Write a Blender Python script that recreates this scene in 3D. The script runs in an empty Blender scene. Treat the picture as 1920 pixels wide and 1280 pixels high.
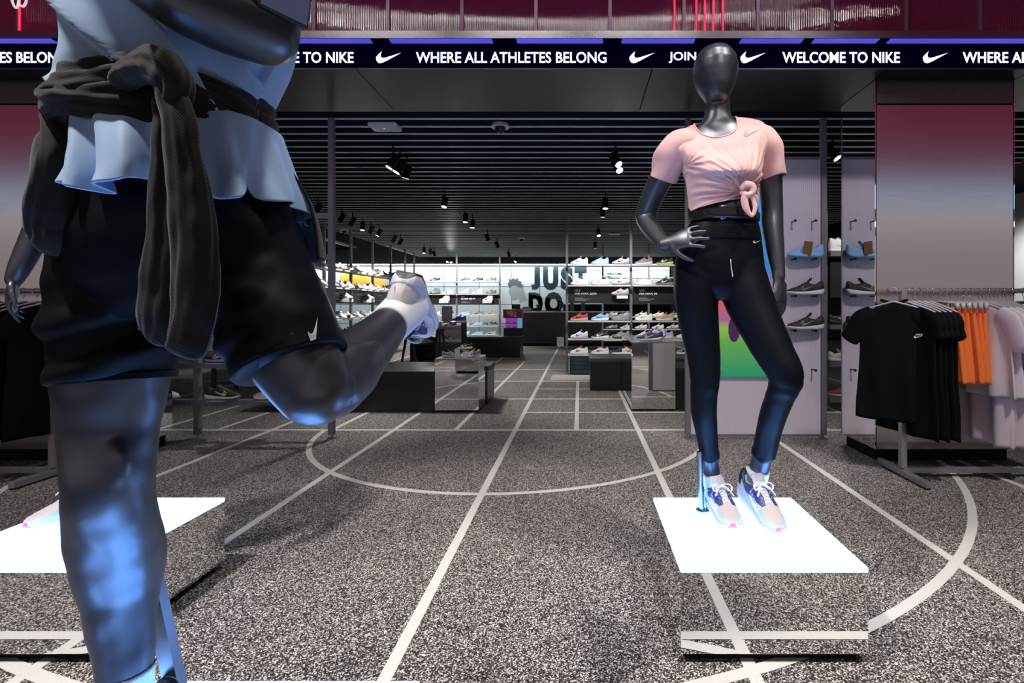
import bpy, bmesh, math, random
import numpy as np
from mathutils import Vector, Matrix, noise

random.seed(7); np.random.seed(7)
SC = bpy.context.scene
COL = SC.collection
F = 941.0          # focal length in pixels of the 1920x1280 frame
VX, VY = 1087.0, 575.0   # vanishing point of the shop's depth axis
H = 1.12           # camera height

# ---------------------------------------------------------------- camera
cam_d = bpy.data.cameras.new('camera'); cam = bpy.data.objects.new('camera', cam_d); COL.objects.link(cam)
cam.location = (0, 0, H); cam.rotation_euler = (math.pi/2, 0, 0)
cam_d.sensor_width = 36; cam_d.lens = F/1920*36
cam_d.shift_x = -(VX-960)/1920; cam_d.shift_y = -(640-VY)/1920
cam_d.clip_start = 0.02; cam_d.clip_end = 100
SC.camera = cam
SC.view_settings.view_transform = 'Standard'; SC.view_settings.look = 'None'
SC.view_settings.gamma = 1; SC.view_settings.use_curve_mapping = False
SC.view_settings.exposure = 0.0
SC.cycles.use_denoising = True
SC.cycles.max_bounces = 8; SC.cycles.diffuse_bounces = 3; SC.cycles.glossy_bounces = 5
SC.cycles.caustics_reflective = False; SC.cycles.caustics_refractive = False
SC.cycles.sample_clamp_indirect = 6

# ---------------------------------------------------------------- world
w = bpy.data.worlds.new('world'); SC.world = w; w.use_nodes = True
w.node_tree.nodes['Background'].inputs[0].default_value = (0.55, 0.6, 0.8, 1)
w.node_tree.nodes['Background'].inputs[1].default_value = 0.03

# ---------------------------------------------------------------- lights of the mall concourse, the last one an added fill
def light(kind, name, loc, energy, color=(1,1,1), aim=None, size=None, spot=None, blend=0.5, sizey=None):
    d = bpy.data.lights.new(name, kind); d.energy = energy; d.color = color
    o = bpy.data.objects.new(name, d); COL.objects.link(o); o.location = loc
    if kind == 'AREA':
        d.size = size or 1
        if sizey: d.shape = 'RECTANGLE'; d.size_y = sizey
    elif size: d.shadow_soft_size = size
    if kind == 'SPOT':
        d.spot_size = spot; d.spot_blend = blend
    if aim is not None:
        o.rotation_euler = (Vector(aim)-Vector(loc)).to_track_quat('-Z', 'Y').to_euler()
    return o
R = math.radians
CONC = 2.0
light('SPOT', 'concourse_downlight_or_fill', (0.5, 0.9, 5.6), 210*CONC, (1, .95, .9), (0.35, 1.5, 0), .14, R(50), .8)
light('SPOT', 'concourse_downlight_or_fill', (-2.5, 0.2, 5.2), 470*CONC, (1, .95, .9), (-.9, 1.1, .9), .14, R(56), .8)
light('SPOT', 'concourse_downlight_or_fill', (2.4, 0.2, 5.6), 340*CONC, (1, .95, .9), (1.7, 1.8, .2), .14, R(56), .8)
light('SPOT', 'concourse_downlight_or_fill', (-3.6, 0.8, 5.6), 200*CONC, (1, .93, .9), (-2.6, 1.9, .2), .14, R(50), .8)
light('SPOT', 'concourse_downlight_or_fill', (0.9, -1.8, 4.6), 100*CONC, (1, .93, .92), (0.55, 2.0, 1.6), .25, R(36), .9)

light('SPOT', 'concourse_downlight_or_fill', (1.9, .4, 4.9), 150*CONC, (1, .9, .98), (1.75, 4.2, 1.0), .14, R(30), .6)  # added spot, only there to brighten the ribbed display panel

# ---------------------------------------------------------------- materials
MATS = {}
def mat(name, base=(.5,.5,.5), rough=.5, metal=0., emit=None, estr=0., coat=0., spec=.5, trans=0., alpha=1., sheen=0.):
    if name in MATS: return MATS[name]
    m = bpy.data.materials.new(name); m.use_nodes = True
    b = m.node_tree.nodes['Principled BSDF']
    b.inputs['Base Color'].default_value = (*base, 1); b.inputs['Roughness'].default_value = rough
    b.inputs['Metallic'].default_value = metal; b.inputs['Specular IOR Level'].default_value = spec
    b.inputs['Coat Weight'].default_value = coat; b.inputs['Transmission Weight'].default_value = trans
    b.inputs['Alpha'].default_value = alpha; b.inputs['Sheen Weight'].default_value = sheen
    if emit: b.inputs['Emission Color'].default_value = (*emit, 1); b.inputs['Emission Strength'].default_value = estr
    MATS[name] = m
    return m
def nodes(m): 
    nt = m.node_tree
    return nt, nt.nodes, nt.links, nt.nodes['Principled BSDF']
def ramp(nt, stops, interp='LINEAR'):
    r = nt.nodes.new('ShaderNodeValToRGB'); r.color_ramp.interpolation = interp
    e = r.color_ramp.elements
    while len(e) < len(stops): e.new(.5)
    for el, (p, c) in zip(e, stops): el.position = p; el.color = (*c, 1)
    return r
def add_noise(m, scale=200, amount=.3, bump=.1, stretch=None, dist=.001, detail=3):
    """grain: modulates the base colour a little and adds bump"""
    nt, N, L, b = nodes(m)
    tc = N.new('ShaderNodeTexCoord'); mp = N.new('ShaderNodeMapping'); L.new(tc.outputs['Object'], mp.inputs[0])
    if stretch: mp.inputs['Scale'].default_value = stretch
    n = N.new('ShaderNodeTexNoise'); n.inputs['Scale'].default_value = scale; n.inputs['Detail'].default_value = detail
    L.new(mp.outputs[0], n.inputs['Vector'])
    c = b.inputs['Base Color'].default_value[:3]
    if amount:
        r = ramp(nt, [(.3, tuple(x*(1-amount) for x in c)), (.7, tuple(min(1, x*(1+amount)) for x in c))])
        L.new(n.outputs['Fac'], r.inputs[0]); L.new(r.outputs[0], b.inputs['Base Color'])
    if bump:
        bp = N.new('ShaderNodeBump'); bp.inputs['Strength'].default_value = bump; bp.inputs['Distance'].default_value = dist
        L.new(n.outputs['Fac'], bp.inputs['Height']); L.new(bp.outputs[0], b.inputs['Normal'])
    return m
def add_wave(m, scale=60, axis='X', bump=.5, dist=.004, band='SIN', coord='Object'):
    nt, N, L, b = nodes(m)
    tc = N.new('ShaderNodeTexCoord'); wv = N.new('ShaderNodeTexWave'); wv.bands_direction = axis; wv.wave_profile = band
    wv.inputs['Scale'].default_value = scale; L.new(tc.outputs[coord], wv.inputs['Vector'])
    bp = N.new('ShaderNodeBump'); bp.inputs['Strength'].default_value = bump; bp.inputs['Distance'].default_value = dist
    L.new(wv.outputs['Fac'], bp.inputs['Height']); L.new(bp.outputs[0], b.inputs['Normal'])
    return m

def srgb(r, g, b):
    return tuple(((c/255)/12.92 if c/255 <= .04045 else ((c/255+.055)/1.055)**2.4) for c in (r, g, b))

# rubber granulate floor
mf = mat('rubber_floor', (.2,.19,.18), .75, spec=.3)
nt, N, L, b = nodes(mf)
tc = N.new('ShaderNodeTexCoord')
vo = N.new('ShaderNodeTexVoronoi'); vo.inputs['Scale'].default_value = 265; L.new(tc.outputs['Object'], vo.inputs['Vector'])
sp = N.new('ShaderNodeSeparateColor'); L.new(vo.outputs['Color'], sp.inputs[0])
rp = ramp(nt, [(0, (.014,.013,.014)), (.36, (.028,.026,.026)), (.5, (.14,.125,.12)), (.70, (.46,.42,.40)), (.88, (.82,.77,.74))], 'CONSTANT')
L.new(sp.outputs[0], rp.inputs[0]); L.new(rp.outputs[0], b.inputs['Base Color'])
bp = N.new('ShaderNodeBump'); bp.inputs['Strength'].default_value = .35; bp.inputs['Distance'].default_value = .002
L.new(vo.outputs['Distance'], bp.inputs['Height']); L.new(bp.outputs[0], b.inputs['Normal'])
M_LINE = add_noise(mat('floor_line_paint', (.70,.69,.66), .7), 300, .06, .1)

M_STEEL = mat('brushed_steel', (.56,.54,.53), .27, 1.)
nt, N, L, b = nodes(M_STEEL)
b.inputs['Anisotropic'].default_value = .4
tc = N.new('ShaderNodeTexCoord'); mp = N.new('ShaderNodeMapping'); mp.inputs['Scale'].default_value = (2, 2, 420); L.new(tc.outputs['Object'], mp.inputs[0])
n = N.new('ShaderNodeTexNoise'); n.inputs['Scale'].default_value = 3; n.inputs['Detail'].default_value = 4; L.new(mp.outputs[0], n.inputs['Vector'])
r1 = ramp(nt, [(.3, (.15,)*3), (.7, (.22,)*3)]); L.new(n.outputs['Fac'], r1.inputs[0]); L.new(r1.outputs[0], b.inputs['Roughness'])
bp = N.new('ShaderNodeBump'); bp.inputs['Strength'].default_value = .06; bp.inputs['Distance'].default_value = .001
L.new(n.outputs['Fac'], bp.inputs['Height']); L.new(bp.outputs[0], b.inputs['Normal'])
M_DSTEEL = add_noise(mat('dark_soffit_steel', (.14,.137,.137), .33, 1.), 3, .12, .04, (2, 200, 2))
M_MIRROR = mat('mirror', (.86,.86,.85), .02, 1.)
M_FRAME = add_noise(mat('grey_powder_coat', (.20,.19,.21), .45, .35), 400, .05, .05)
M_RAIL = mat('satin_grey_tube', (.38,.37,.4), .35, .7)
M_BLACK = mat('black_satin', (.012,.012,.013), .4)
M_BLACKM = mat('black_matte', (.008,.008,.009), .8, spec=.2)
M_SLATD = mat('ceiling_slat_dark', (.022,.028,.034), .6, spec=.2)
M_SLAT = add_noise(mat('ceiling_slat_grey', (.72,.75,.76), .4), 20, .06, .03)
M_VOID = mat('ceiling_void_black', (.006,.006,.008), .9, spec=.1)
M_WHITEP = mat('white_plastic', (.78,.78,.78), .4)
M_GLOWTOP = mat('light_box_top', (.8,.85,.9), .4, emit=(.10,.36,1.0), estr=11)
M_LENS = mat('lamp_lens', (1,1,1), .3, emit=(1,.93,.82), estr=9)
M_LENSOFF = mat('lamp_lens_dim', (.5,.48,.45), .3, emit=(1,.9,.75), estr=.6)
M_TERR = mat('black_terrazzo', (.012,.012,.013), .28)
nt, N, L, b = nodes(M_TERR)
tc = N.new('ShaderNodeTexCoord'); vo = N.new('ShaderNodeTexVoronoi'); vo.inputs['Scale'].default_value = 55; L.new(tc.outputs['Object'], vo.inputs['Vector'])
rp = ramp(nt, [(0, (.35,.35,.36)), (.16, (.10,.10,.11)), (.2, (.012,.012,.013))]); L.new(vo.outputs['Distance'], rp.inputs[0])
sp = N.new('ShaderNodeSeparateColor'); L.new(vo.outputs['Color'], sp.inputs[0])
mth = N.new('ShaderNodeMath'); mth.operation = 'GREATER_THAN'; mth.inputs[1].default_value = .72; L.new(sp.outputs[1], mth.inputs[0])
mx = N.new('ShaderNodeMix'); mx.data_type = 'RGBA'; mx.inputs[6].default_value = (.012,.012,.013,1)
L.new(mth.outputs[0], mx.inputs[0]); L.new(rp.outputs[0], mx.inputs[7]); L.new(mx.outputs[2], b.inputs['Base Color'])
M_SKIN = add_noise(mat('mannequin_charcoal', (.105,.110,.125), .38, .78, coat=.0, spec=.5), 900, .1, .06, dist=.0005)
M_LEDTXT = mat('led_text', (1,1,1), .5, emit=(.62,.68,1.0), estr=2.6)
M_LEDBG = mat('led_panel', (.002,.002,.006), .6, spec=.0, emit=(.0,.0,.2), estr=.02)

_colm = {}
def cmat(rgb, rough=.6, kind='fabric'):
    k = (tuple(round(c, 3) for c in rgb), rough, kind)
    if k not in _colm:
        m = mat('%s_%02x%02x%02x_%d' % (kind, *[int(255*max(0,min(1,c))) for c in rgb], int(rough*100)), rgb, rough)
        if m.name.startswith('fabric'): add_noise(m, 500, .08, .08, dist=.0006)
        _colm[k] = m
    return _colm[k]

# ---------------------------------------------------------------- mesh helpers
def px(x, y, d): return ((x-VX)/F*d, d, H+(VY-y)/F*d)
def fy(y, z=0.): return (H-z)*F/(y-VY)      # distance of a point of height z seen at image row y

class MB:
    def __init__(s): s.v = []; s.f = []; s.m = []; s.n = 0
    def add(s, v, f, m=0):
        v = [tuple(map(float, p)) for p in v]; s.v += v
        s.f += [tuple(i+s.n for i in q) for q in f]; s.m += [m]*len(f); s.n += len(v); return s
    def box(s, x0, x1, y0, y1, z0, z1, m=0, bev=0.):
        if not bev:
            v = [(x,y,z) for x in (x0,x1) for y in (y0,y1) for z in (z0,z1)]
            f = [(0,1,3,2),(4,6,7,5),(0,4,5,1),(2,3,7,6),(0,2,6,4),(1,5,7,3)]
            return s.add(v, f, m)
        bm = bmesh.new(); bmesh.ops.create_cube(bm, size=1)
        for v in bm.verts: v.co = ((x0+x1)/2+v.co.x*(x1-x0), (y0+y1)/2+v.co.y*(y1-y0), (z0+z1)/2+v.co.z*(z1-z0))
        bmesh.ops.bevel(bm, geom=bm.edges[:], offset=bev, segments=2, profile=.5, affect='EDGES')
        bm.verts.index_update()
        s.add([v.co[:] for v in bm.verts], [tuple(v.index for v in f.verts) for f in bm.faces], m); bm.free(); return s
    def prism(s, pts, z0, z1, m=0, axis='z'):
        """2-D outline pts extruded; axis z: (x,y)->z ; y: (x,z)->y"""
        n = len(pts)
        if axis == 'z': v = [(p[0],p[1],z0) for p in pts]+[(p[0],p[1],z1) for p in pts]
        elif axis == 'y': v = [(p[0],z0,p[1]) for p in pts]+[(p[0],z1,p[1]) for p in pts]
        else: v = [(z0,p[0],p[1]) for p in pts]+[(z1,p[0],p[1]) for p in pts]
        f = [tuple(range(n))[::-1], tuple(range(n, 2*n))]+[(i,(i+1)%n,n+(i+1)%n,n+i) for i in range(n)]
        return s.add(v, f, m)
    def rings(s, R_, m=0, cap=True, close=True):
        n = len(R_[0]); v = [p for r in R_ for p in r]; f = []
        for i in range(len(R_)-1):
            for j in range(n if close else n-1):
                k = (j+1) % n; f.append((i*n+j, i*n+k, (i+1)*n+k, (i+1)*n+j))
        if cap: f += [tuple(range(n))[::-1], tuple(range((len(R_)-1)*n, len(R_)*n))]
        return s.add(v, f, m)
    def cyl(s, p0, p1, r, n=12, m=0, r1=None):
        p0 = np.array(p0, float); p1 = np.array(p1, float); t = p1-p0; t /= np.linalg.norm(t)
        a = np.cross(t, (0,0,1) if abs(t[2]) < .9 else (1,0,0)); a /= np.linalg.norm(a); b_ = np.cross(t, a)
        an = np.arange(n)*2*math.pi/n; c = np.cos(an)[:,None]*a+np.sin(an)[:,None]*b_
        return s.rings([p0+c*r, p1+c*(r if r1 is None else r1)], m)
    def tube(s, st, nring=24, nseg=24, ref=(0,1,0), m=0, dome=True, pw=1., tension=True, wob=None):
        """st rows: x,y,z,rx,ry. smooth tube with elliptic section"""
        st = np.array(st, float); q = catmull(st, nring) if tension else st
        P = q[:,:3]; T = np.gradient(P, axis=0); T /= np.linalg.norm(T, axis=1)[:,None]+1e-12
        ref = np.array(ref, float); S = np.cross(T, ref); S /= np.linalg.norm(S, axis=1)[:,None]+1e-12
        for i in range(1, len(S)):
            if S[i]@S[i-1] < 0: S[i] = -S[i]
        O = np.cross(S, T); an = np.arange(nseg)*2*math.pi/nseg
        c = np.sign(np.cos(an))*np.abs(np.cos(an))**pw; sn = np.sign(np.sin(an))*np.abs(np.sin(an))**pw
        rr = []
        def ring(p, S_, O_, rx, ry): return p+np.outer(c*rx, S_)+np.outer(sn*ry, O_)
        if dome:
            r0 = min(q[0,3], q[0,4])
            for a in (1.45, 1.1, .75, .4): rr.append(ring(P[0]-T[0]*r0*math.sin(a), S[0], O[0], q[0,3]*math.cos(a), q[0,4]*math.cos(a)))
        for i in range(len(P)):
            k = wob(i/(len(P)-1), an) if wob is not None else 1.
            rr.append(P[i]+np.outer(c*q[i,3]*k, S[i])+np.outer(sn*q[i,4]*k, O[i]))
        if dome:
            r0 = min(q[-1,3], q[-1,4])
            for a in (.4, .75, 1.1, 1.45): rr.append(ring(P[-1]+T[-1]*r0*math.sin(a), S[-1], O[-1], q[-1,3]*math.cos(a), q[-1,4]*math.cos(a)))
        return s.rings(rr, m)
    def sphere(s, c, r, n=16, m=0):
        c = np.array(c, float); r = np.ones(3)*np.array(r, float); an = np.arange(n)*2*math.pi/n; rr = []
        for i in range(n//2+1):
            ph = -math.pi/2+.02+(math.pi-.04)*i/(n//2)
            rr.append(np.stack([c[0]+r[0]*math.cos(ph)*np.cos(an), c[1]+r[1]*math.cos(ph)*np.sin(an), np.full(n, c[2]+r[2]*math.sin(ph))], 1))
        return s.rings(rr, m)
    def mesh(s, name, mats, smooth=False):
        me = bpy.data.meshes.new(name); me.from_pydata(s.v, [], s.f)
        for mm in (mats if isinstance(mats, (list, tuple)) else [mats]): me.materials.append(mm)
        me.polygons.foreach_set('material_index', s.m)
        if smooth: me.polygons.foreach_set('use_smooth', [True]*len(s.f))
        me.update()
        bm = bmesh.new(); bm.from_mesh(me); bmesh.ops.recalc_face_normals(bm, faces=bm.faces[:]); bm.to_mesh(me); bm.free()
        return me
    def build(s, name, mats, parent=None, smooth=False, **kw):
        return obj(name, s.mesh(name, mats, smooth), parent, **kw)

def catmull(q, n):
    q = np.array(q, float); k = len(q)
    if k == 2: t = np.linspace(0, 1, n)[:,None]; return q[0]*(1-t)+q[1]*t
    e = np.vstack([2*q[0]-q[1], q, 2*q[-1]-q[-2]]); out = []
    for u in np.linspace(0, k-1-1e-9, n):
        i = int(u); t = u-i; p0, p1, p2, p3 = e[i], e[i+1], e[i+2], e[i+3]
        out.append(.5*((2*p1)+(-p0+p2)*t+(2*p0-5*p1+4*p2-p3)*t*t+(-p0+3*p1-3*p2+p3)*t**3))
    return np.array(out)

def obj(name, me, parent=None, label=None, cat=None, group=None, kind=None, loc=None, rot=None, scale=None):
    o = bpy.data.objects.new(name, me); COL.objects.link(o)
    if parent is not None: o.parent = parent
    if loc is not None: o.location = loc
    if rot is not None: o.rotation_euler = rot
    if scale is not None: o.scale = scale if hasattr(scale, '__len__') else (scale,)*3
    if label: o['label'] = label
    if cat: o['category'] = cat
    if group: o['group'] = group
    if kind: o['kind'] = kind
    return o
def thing(name, label, cat, loc=(0,0,0), rz=0., group=None):
    return obj(name, None, None, label, cat, group, None, loc, (0,0,rz))

def shade_auto(me, ang=40):
    me.polygons.foreach_set('use_smooth', [True]*len(me.polygons))
    try: me.set_sharp_from_angle(angle=R(ang))
    except Exception: pass
    return me

def remesh(mb, voxel, smooth=4, fac=.5):
    me = bpy.data.meshes.new('tmp'); me.from_pydata(mb.v, [], mb.f); me.update()
    bm = bmesh.new(); bm.from_mesh(me); bmesh.ops.recalc_face_normals(bm, faces=bm.faces[:]); bm.to_mesh(me); bm.free()
    o = bpy.data.objects.new('tmp', me); COL.objects.link(o)
    md = o.modifiers.new('r', 'REMESH'); md.mode = 'VOXEL'; md.voxel_size = voxel; md.use_smooth_shade = True
    if smooth:
        ms = o.modifiers.new('s', 'SMOOTH'); ms.factor = fac; ms.iterations = smooth
    dg = bpy.context.evaluated_depsgraph_get(); dg.update()
    r = bpy.data.meshes.new_from_object(o.evaluated_get(dg))
    bpy.data.objects.remove(o); bpy.data.meshes.remove(me)
    r.materials.clear(); r.polygons.foreach_set('use_smooth', [True]*len(r.polygons)); return r
def verts_of(me):
    a = np.empty(len(me.vertices)*3, np.float32); me.vertices.foreach_get('co', a); return a.reshape(-1, 3).astype(float)
def set_verts(me, a):
    me.vertices.foreach_set('co', a.astype(np.float32).ravel()); me.update()
def normals_of(me):
    a = np.empty(len(me.vertices)*3, np.float32); me.vertices.foreach_get('normal', a); return a.reshape(-1, 3).astype(float)
def wrinkle(me, fn):
    a = verts_of(me); n = normals_of(me); d = np.array([fn(p) for p in a]); set_verts(me, a+n*d[:,None]); return me

def text_mesh(body, size, bold=0.0, sx=1., extrude=.002):
    c = bpy.data.curves.new('t', 'FONT'); c.body = body; c.size = size; c.extrude = extrude; c.offset = bold; c.resolution_u = 3
    o = bpy.data.objects.new('t', c); COL.objects.link(o)
    dg = bpy.context.evaluated_depsgraph_get(); dg.update()
    me = bpy.data.meshes.new_from_object(o.evaluated_get(dg)); bpy.data.objects.remove(o); bpy.data.curves.remove(c)
    a = verts_of(me); a[:,0] -= a[:,0].min(); a[:,0] *= sx; set_verts(me, a); me.name = 'lettering'
    return me
def fit_text(name, body, x0, x1, z0, z1, y, m, parent, bold=.0, extrude=.002, **kw):
    """lettering standing in the plane Y=y, filling the box x0..x1, z0..z1 (caps height)"""
    me = text_mesh(body, 1., bold, 1., extrude); a = verts_of(me)
    mn = a.min(0); mx_ = a.max(0)
    a[:,0] = x0+(a[:,0]-mn[0])/(mx_[0]-mn[0])*(x1-x0); a[:,1] = z0+(a[:,1]-mn[1])/(mx_[1]-mn[1])*(z1-z0)
    set_verts(me, np.stack([a[:,0], y-a[:,2]*1., a[:,1]], 1)); me.materials.clear(); me.materials.append(m)
    return obj(name, me, parent, **kw)
# tick-shaped emblem, unit width, origin lower left
SWOOSH = [(.0,.20),(.02,.10),(.07,.03),(.15,.0),(.25,.015),(.40,.075),(.70,.215),(1.,.36),(.66,.265),(.42,.20),(.31,.18),(.24,.19),(.20,.225),(.19,.28),(.205,.345),(.235,.41),(.14,.34),(.06,.27)]
def flat_poly(mb, pts, fn, m=0):
    mb.add([fn(*p) for p in pts], [tuple(range(len(pts)))], m)
# ================================================================ the setting
mb = MB(); mb.box(-26, 26, -9, 17.3, -.1, 0)
floor = mb.build('floor', MATS['rubber_floor']); floor['kind'] = 'structure'
LW = .042; LZ = .0016
def lane(x, y0, y1, w_=LW): MB().box(x-w_/2, x+w_/2, y0, y1, 0, LZ).build('lane_line', M_LINE, floor)
def cross(y, x0, x1, w_=LW): MB().box(x0, x1, y-w_/2, y+w_/2, 0, LZ+.0003).build('cross_line', M_LINE, floor)
for x in (-5.0, -3.86, -2.80, -1.69, -.587, .53, 1.65, 2.76, 3.9): lane(x, -2, 15)
for x, a, b_ in ((-.03, 4.56, 7.56), (-1.13, 4.56, 10.36), (-2.25, 4.56, 10.36), (-3.3, 4.56, 7.56)): lane(x, a, b_)
cross(1.44, -5, 4); cross(4.563, -6, 5)
for y, x0, x1 in ((5.32,-.587,.53),(5.32,.53,3.9),(6.10,-1.13,.53),(6.84,-.587,.53),(7.56,-2.25,.53),(8.95,-1.13,.53),(10.36,-2.25,.53),(6.1,-6,-1.7),(7.56,-6,-2.25),(9,-6,-1.13)): cross(y, x0, x1)
def arc(cx, cy, r, a0, a1, n=72, w_=LW):
    t = np.linspace(a0, a1, n); v = []; f = []
    for a in t:
        for rr in (r-w_/2, r+w_/2): v.append((cx+rr*math.cos(a), cy+rr*math.sin(a), LZ+.0006))
    for i in range(n-1): f.append((2*i, 2*i+1, 2*i+3, 2*i+2))
    MB().add(v, f).build('arc_line', M_LINE, floor)
arc(-.587, 4.733, 1.733, math.pi+.1, 2*math.pi-.1)
arc(-.587, 4.733, 3.38, math.pi+.1, 2*math.pi-.1)

# ceilings
mb = MB(); mb.box(-5.45, 5.2, 4.24, 17.2, 2.93, 3.02)
ceil = mb.build('ceiling', M_VOID); ceil['kind'] = 'structure'
slat = MB().box(-5.42, 5.15, -.012, .012, 2.806, 2.93, 0).box(-5.42, 5.15, -.016, .016, 2.80, 2.806, 1).mesh('slat', [M_SLATD, M_SLAT])
y = 4.30
while y < 17.0:
    obj('slat', slat, ceil, loc=(0, y, 0)); y += .196
for x in (-2.7, .25, 3.1):   # carrier rails seen between the slats
    MB().box(x-.03, x+.03, 4.3, 17, 2.90, 2.93).build('carrier_rail', M_FRAME, ceil)
o = MB().box(-9.4, -5.45, 4.3, 17.2, 3.55, 3.65).build('ceiling', M_VOID, kind='structure')
for i, (x, z) in enumerate(((-5.9, 3.2), (-6.6, 3.3), (-7.6, 3.1))):
    MB().box(x-.05, x+.05, 4.6, 17, z, z+.07).build('duct', M_FRAME, o)
MB().box(-5.47, -5.43, 4.3, 17, 2.93, 3.55).build('bulkhead', M_VOID, o)
MB().box(5.2, 9.4, 4.3, 17.2, 3.55, 3.65).build('ceiling', M_VOID, kind='structure')
# walls
M_WALL = mat('pale_wall_panel', (.60,.68,.70), .3)
wb = MB().box(-9.4, 9.4, 17.06, 17.25, 0, 3.6).build('wall_back', M_BLACKM, kind='structure')
edges = [-9.3,-8.1,-6.9,-5.75,-4.6,-3.4,-2.3,-1.35,-.25,.85,1.95,3.05]
zs = [0.05, .55, 1.20, 1.80, 2.36, 2.50]
for i in range(len(edges)-1):
    for j in range(len(zs)-1):
        if zs[j] < 1. and edges[i] > -3: continue
        MB().box(edges[i]+.008, edges[i+1]-.008, 17.0, 17.06, zs[j]+.008, zs[j+1]-.008).build('panel', M_WALL, wb)
M_WGLOW = mat('cove_strip', (1,1,1), .4, emit=(.85,.96,1), estr=5)
MB().box(-9.2, 3.1, 16.86, 16.90, 2.52, 2.55).build('cove_light_strip', M_WGLOW, wb)
MB().box(3.1, 9.3, 17.0, 17.06, 0.05, 2.5).build('panel', mat('dark_wall', (.03,.03,.035), .5), wb)
wl = MB().box(-9.5, -9.4, 4.2, 17.3, 0, 3.6).build('wall_left', mat('left_wall_paint', (.30,.31,.33), .6), kind='structure')
wr = MB().box(9.4, 9.5, 4.2, 17.3, 0, 3.6).build('wall_right', mat('right_wall_paint', (.7,.7,.72), .6), kind='structure')
for y in np.arange(4.8, 16, 1.4):
    MB().box(9.36, 9.4, y, y+1.36, .1, 2.6).build('panel', MATS['right_wall_paint'], wr)
# wall graphics: flat print on the back wall
M_INK = mat('mural_ink', (.012,.026,.032), .4)
Yw = 16.996
def wx(x): return (x-VX)/F*17.
def wz(y): return H+(VY-y)/F*17.
for ch, xa, xb, ya, yb in (('J',996,1012,500,543),('U',1018,1047,500,543.5),('S',1051,1075,499.5,543.5),('T',1077,1100,500,543),
                           ('D',991,1018,548,590),('O',1021,1055,547,590.5),('I',1069,1076,548,590),('T',1083,1104,548,590)):
    fit_text('mural_letter', ch, wx(xa), wx(xb), wz(yb), wz(ya), Yw, M_INK, wb, bold=.075, extrude=.001)
fit_text('mural_caption', 'WELCOME\nTO', wx(1138), wx(1166), wz(521), wz(511), Yw, M_INK, wb, bold=.03, extrude=.001)
def mural(name, pts, col, dz=0.):
    m_ = MB(); flat_poly(m_, pts, lambda x, y: (wx(x), Yw-.001-dz, wz(y))); m_.build(name, cmat(col, .5, 'print'), wb)
mural('mural_shirt', [(979,553),(985,548),(997,552),(1015,556),(1040,561),(1056,566),(1056,582),(976,582),(975,566)], (.50,.55,.56))
mural('mural_face', [(957,536),(956,541),(955,545),(953,549),(956,550),(956,553),(958,555),(958,558),(962,562),(968,561),(972,557),(974,562),(974,568),(990,562),(984,554),(983,544),(980,536),(970,531),(960,531)], (.33,.35,.35), .001)
mural('mural_hair', [(955,541),(952,532),(955,527),(953,522),(959,524),(963,521),(966,524),(973,520),(971,526),(979,528),(977,531),(984,538),(978,536),(980,541),(974,539),(966,535),(960,536)], (.10,.11,.12), .002)
# orange and grey posters far left on the back wall
for xa, xb, ya, yb, c, nm in ((640,688,508,560,(.85,.42,.06),'orange_poster'),(690,723,512,566,(.80,.45,.10),'orange_poster'),(726,748,512,566,(.40,.40,.42),'photo_poster')):
    MB().box(wx(xa), wx(xb), 16.97 if 'photo' in nm else 16.98, 16.995, wz(yb), wz(ya)).build(nm, cmat(c, .4, 'print'), None,
        label={640:'wide orange poster on back wall behind white shoe rack',690:'narrow orange poster on back wall beside runner\'s raised shoe',726:'small grey photo poster right of the orange posters'}[xa], cat='poster')

# storefront bulkhead (soffit) with steel panels
SOF = 2.762
tr = MB().box(-9.5, 9.5, 3.49, 4.22, SOF+.012, 6.5).build('trim_1', M_BLACKM, kind='structure')
seams = [-9.5, -6.6, -4.35, -3.33, -1.55, .50, 2.135, 3.14, 5.2, 9.5]
for i in range(len(seams)-1):
    MB().box(seams[i]+.004, seams[i+1]-.004, 3.475, 4.225, SOF, SOF+.012).build('soffit_panel', M_DSTEEL, tr)
# ledge and ribbed translucent panels over the LED band
tr2 = MB().box(-9.5, 9.5, 3.40, 3.49, 2.940, 2.990).build('trim_2', add_noise(mat('ledge_aluminium', (.42,.41,.43), .25, 1.), 4, .1, .04, (1,1,120)), kind='structure')
M_POLY = mat('ribbed_polycarbonate', (.20,.02,.07), .05, spec=1.)
nt, N, L, b = nodes(M_POLY)
b.inputs['Coat Weight'].default_value = .8; b.inputs['Coat Roughness'].default_value = .04
tc = N.new('ShaderNodeTexCoord'); wv = N.new('ShaderNodeTexWave'); wv.inputs['Scale'].default_value = 26; L.new(tc.outputs['Object'], wv.inputs['Vector'])
wv.inputs['Distortion'].default_value = .3; wv.inputs['Detail'].default_value = 1; wv.inputs['Detail Scale'].default_value = .7
bp = N.new('ShaderNodeBump'); bp.inputs['Strength'].default_value = .6; bp.inputs['Distance'].default_value = .004; L.new(bp.outputs[0], b.inputs['Coat Normal'])
L.new(wv.outputs['Fac'], bp.inputs['Height']); L.new(bp.outputs[0], b.inputs['Normal'])
x = (588-VX)/F*3.44
while x > -8.5: x -= .508
while x < 8.5:
    MB().box(x+.012, x+.496, 3.455, 3.475, 2.992, 4.2).build('ribbed_panel', M_POLY, tr2)
    MB().box(x-.011, x+.011, 3.44, 3.478, 2.991, 4.2).build('panel_divider', mat('divider_plum', (.30,.16,.24), .3, .5), tr2)
    x += .508
M_RED = mat('red_tube', (1,.1,.15), .4, emit=(1,.03,.13), estr=.8)
for xx in (35, 1265, 1306, 1322, 1338, 1356):
    X = (xx-VX)/F*3.425
    MB().cyl((X, 3.43, 3.0), (X, 3.43, 3.6), .007, 8).build('red_light_tube', M_RED, tr2)

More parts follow.
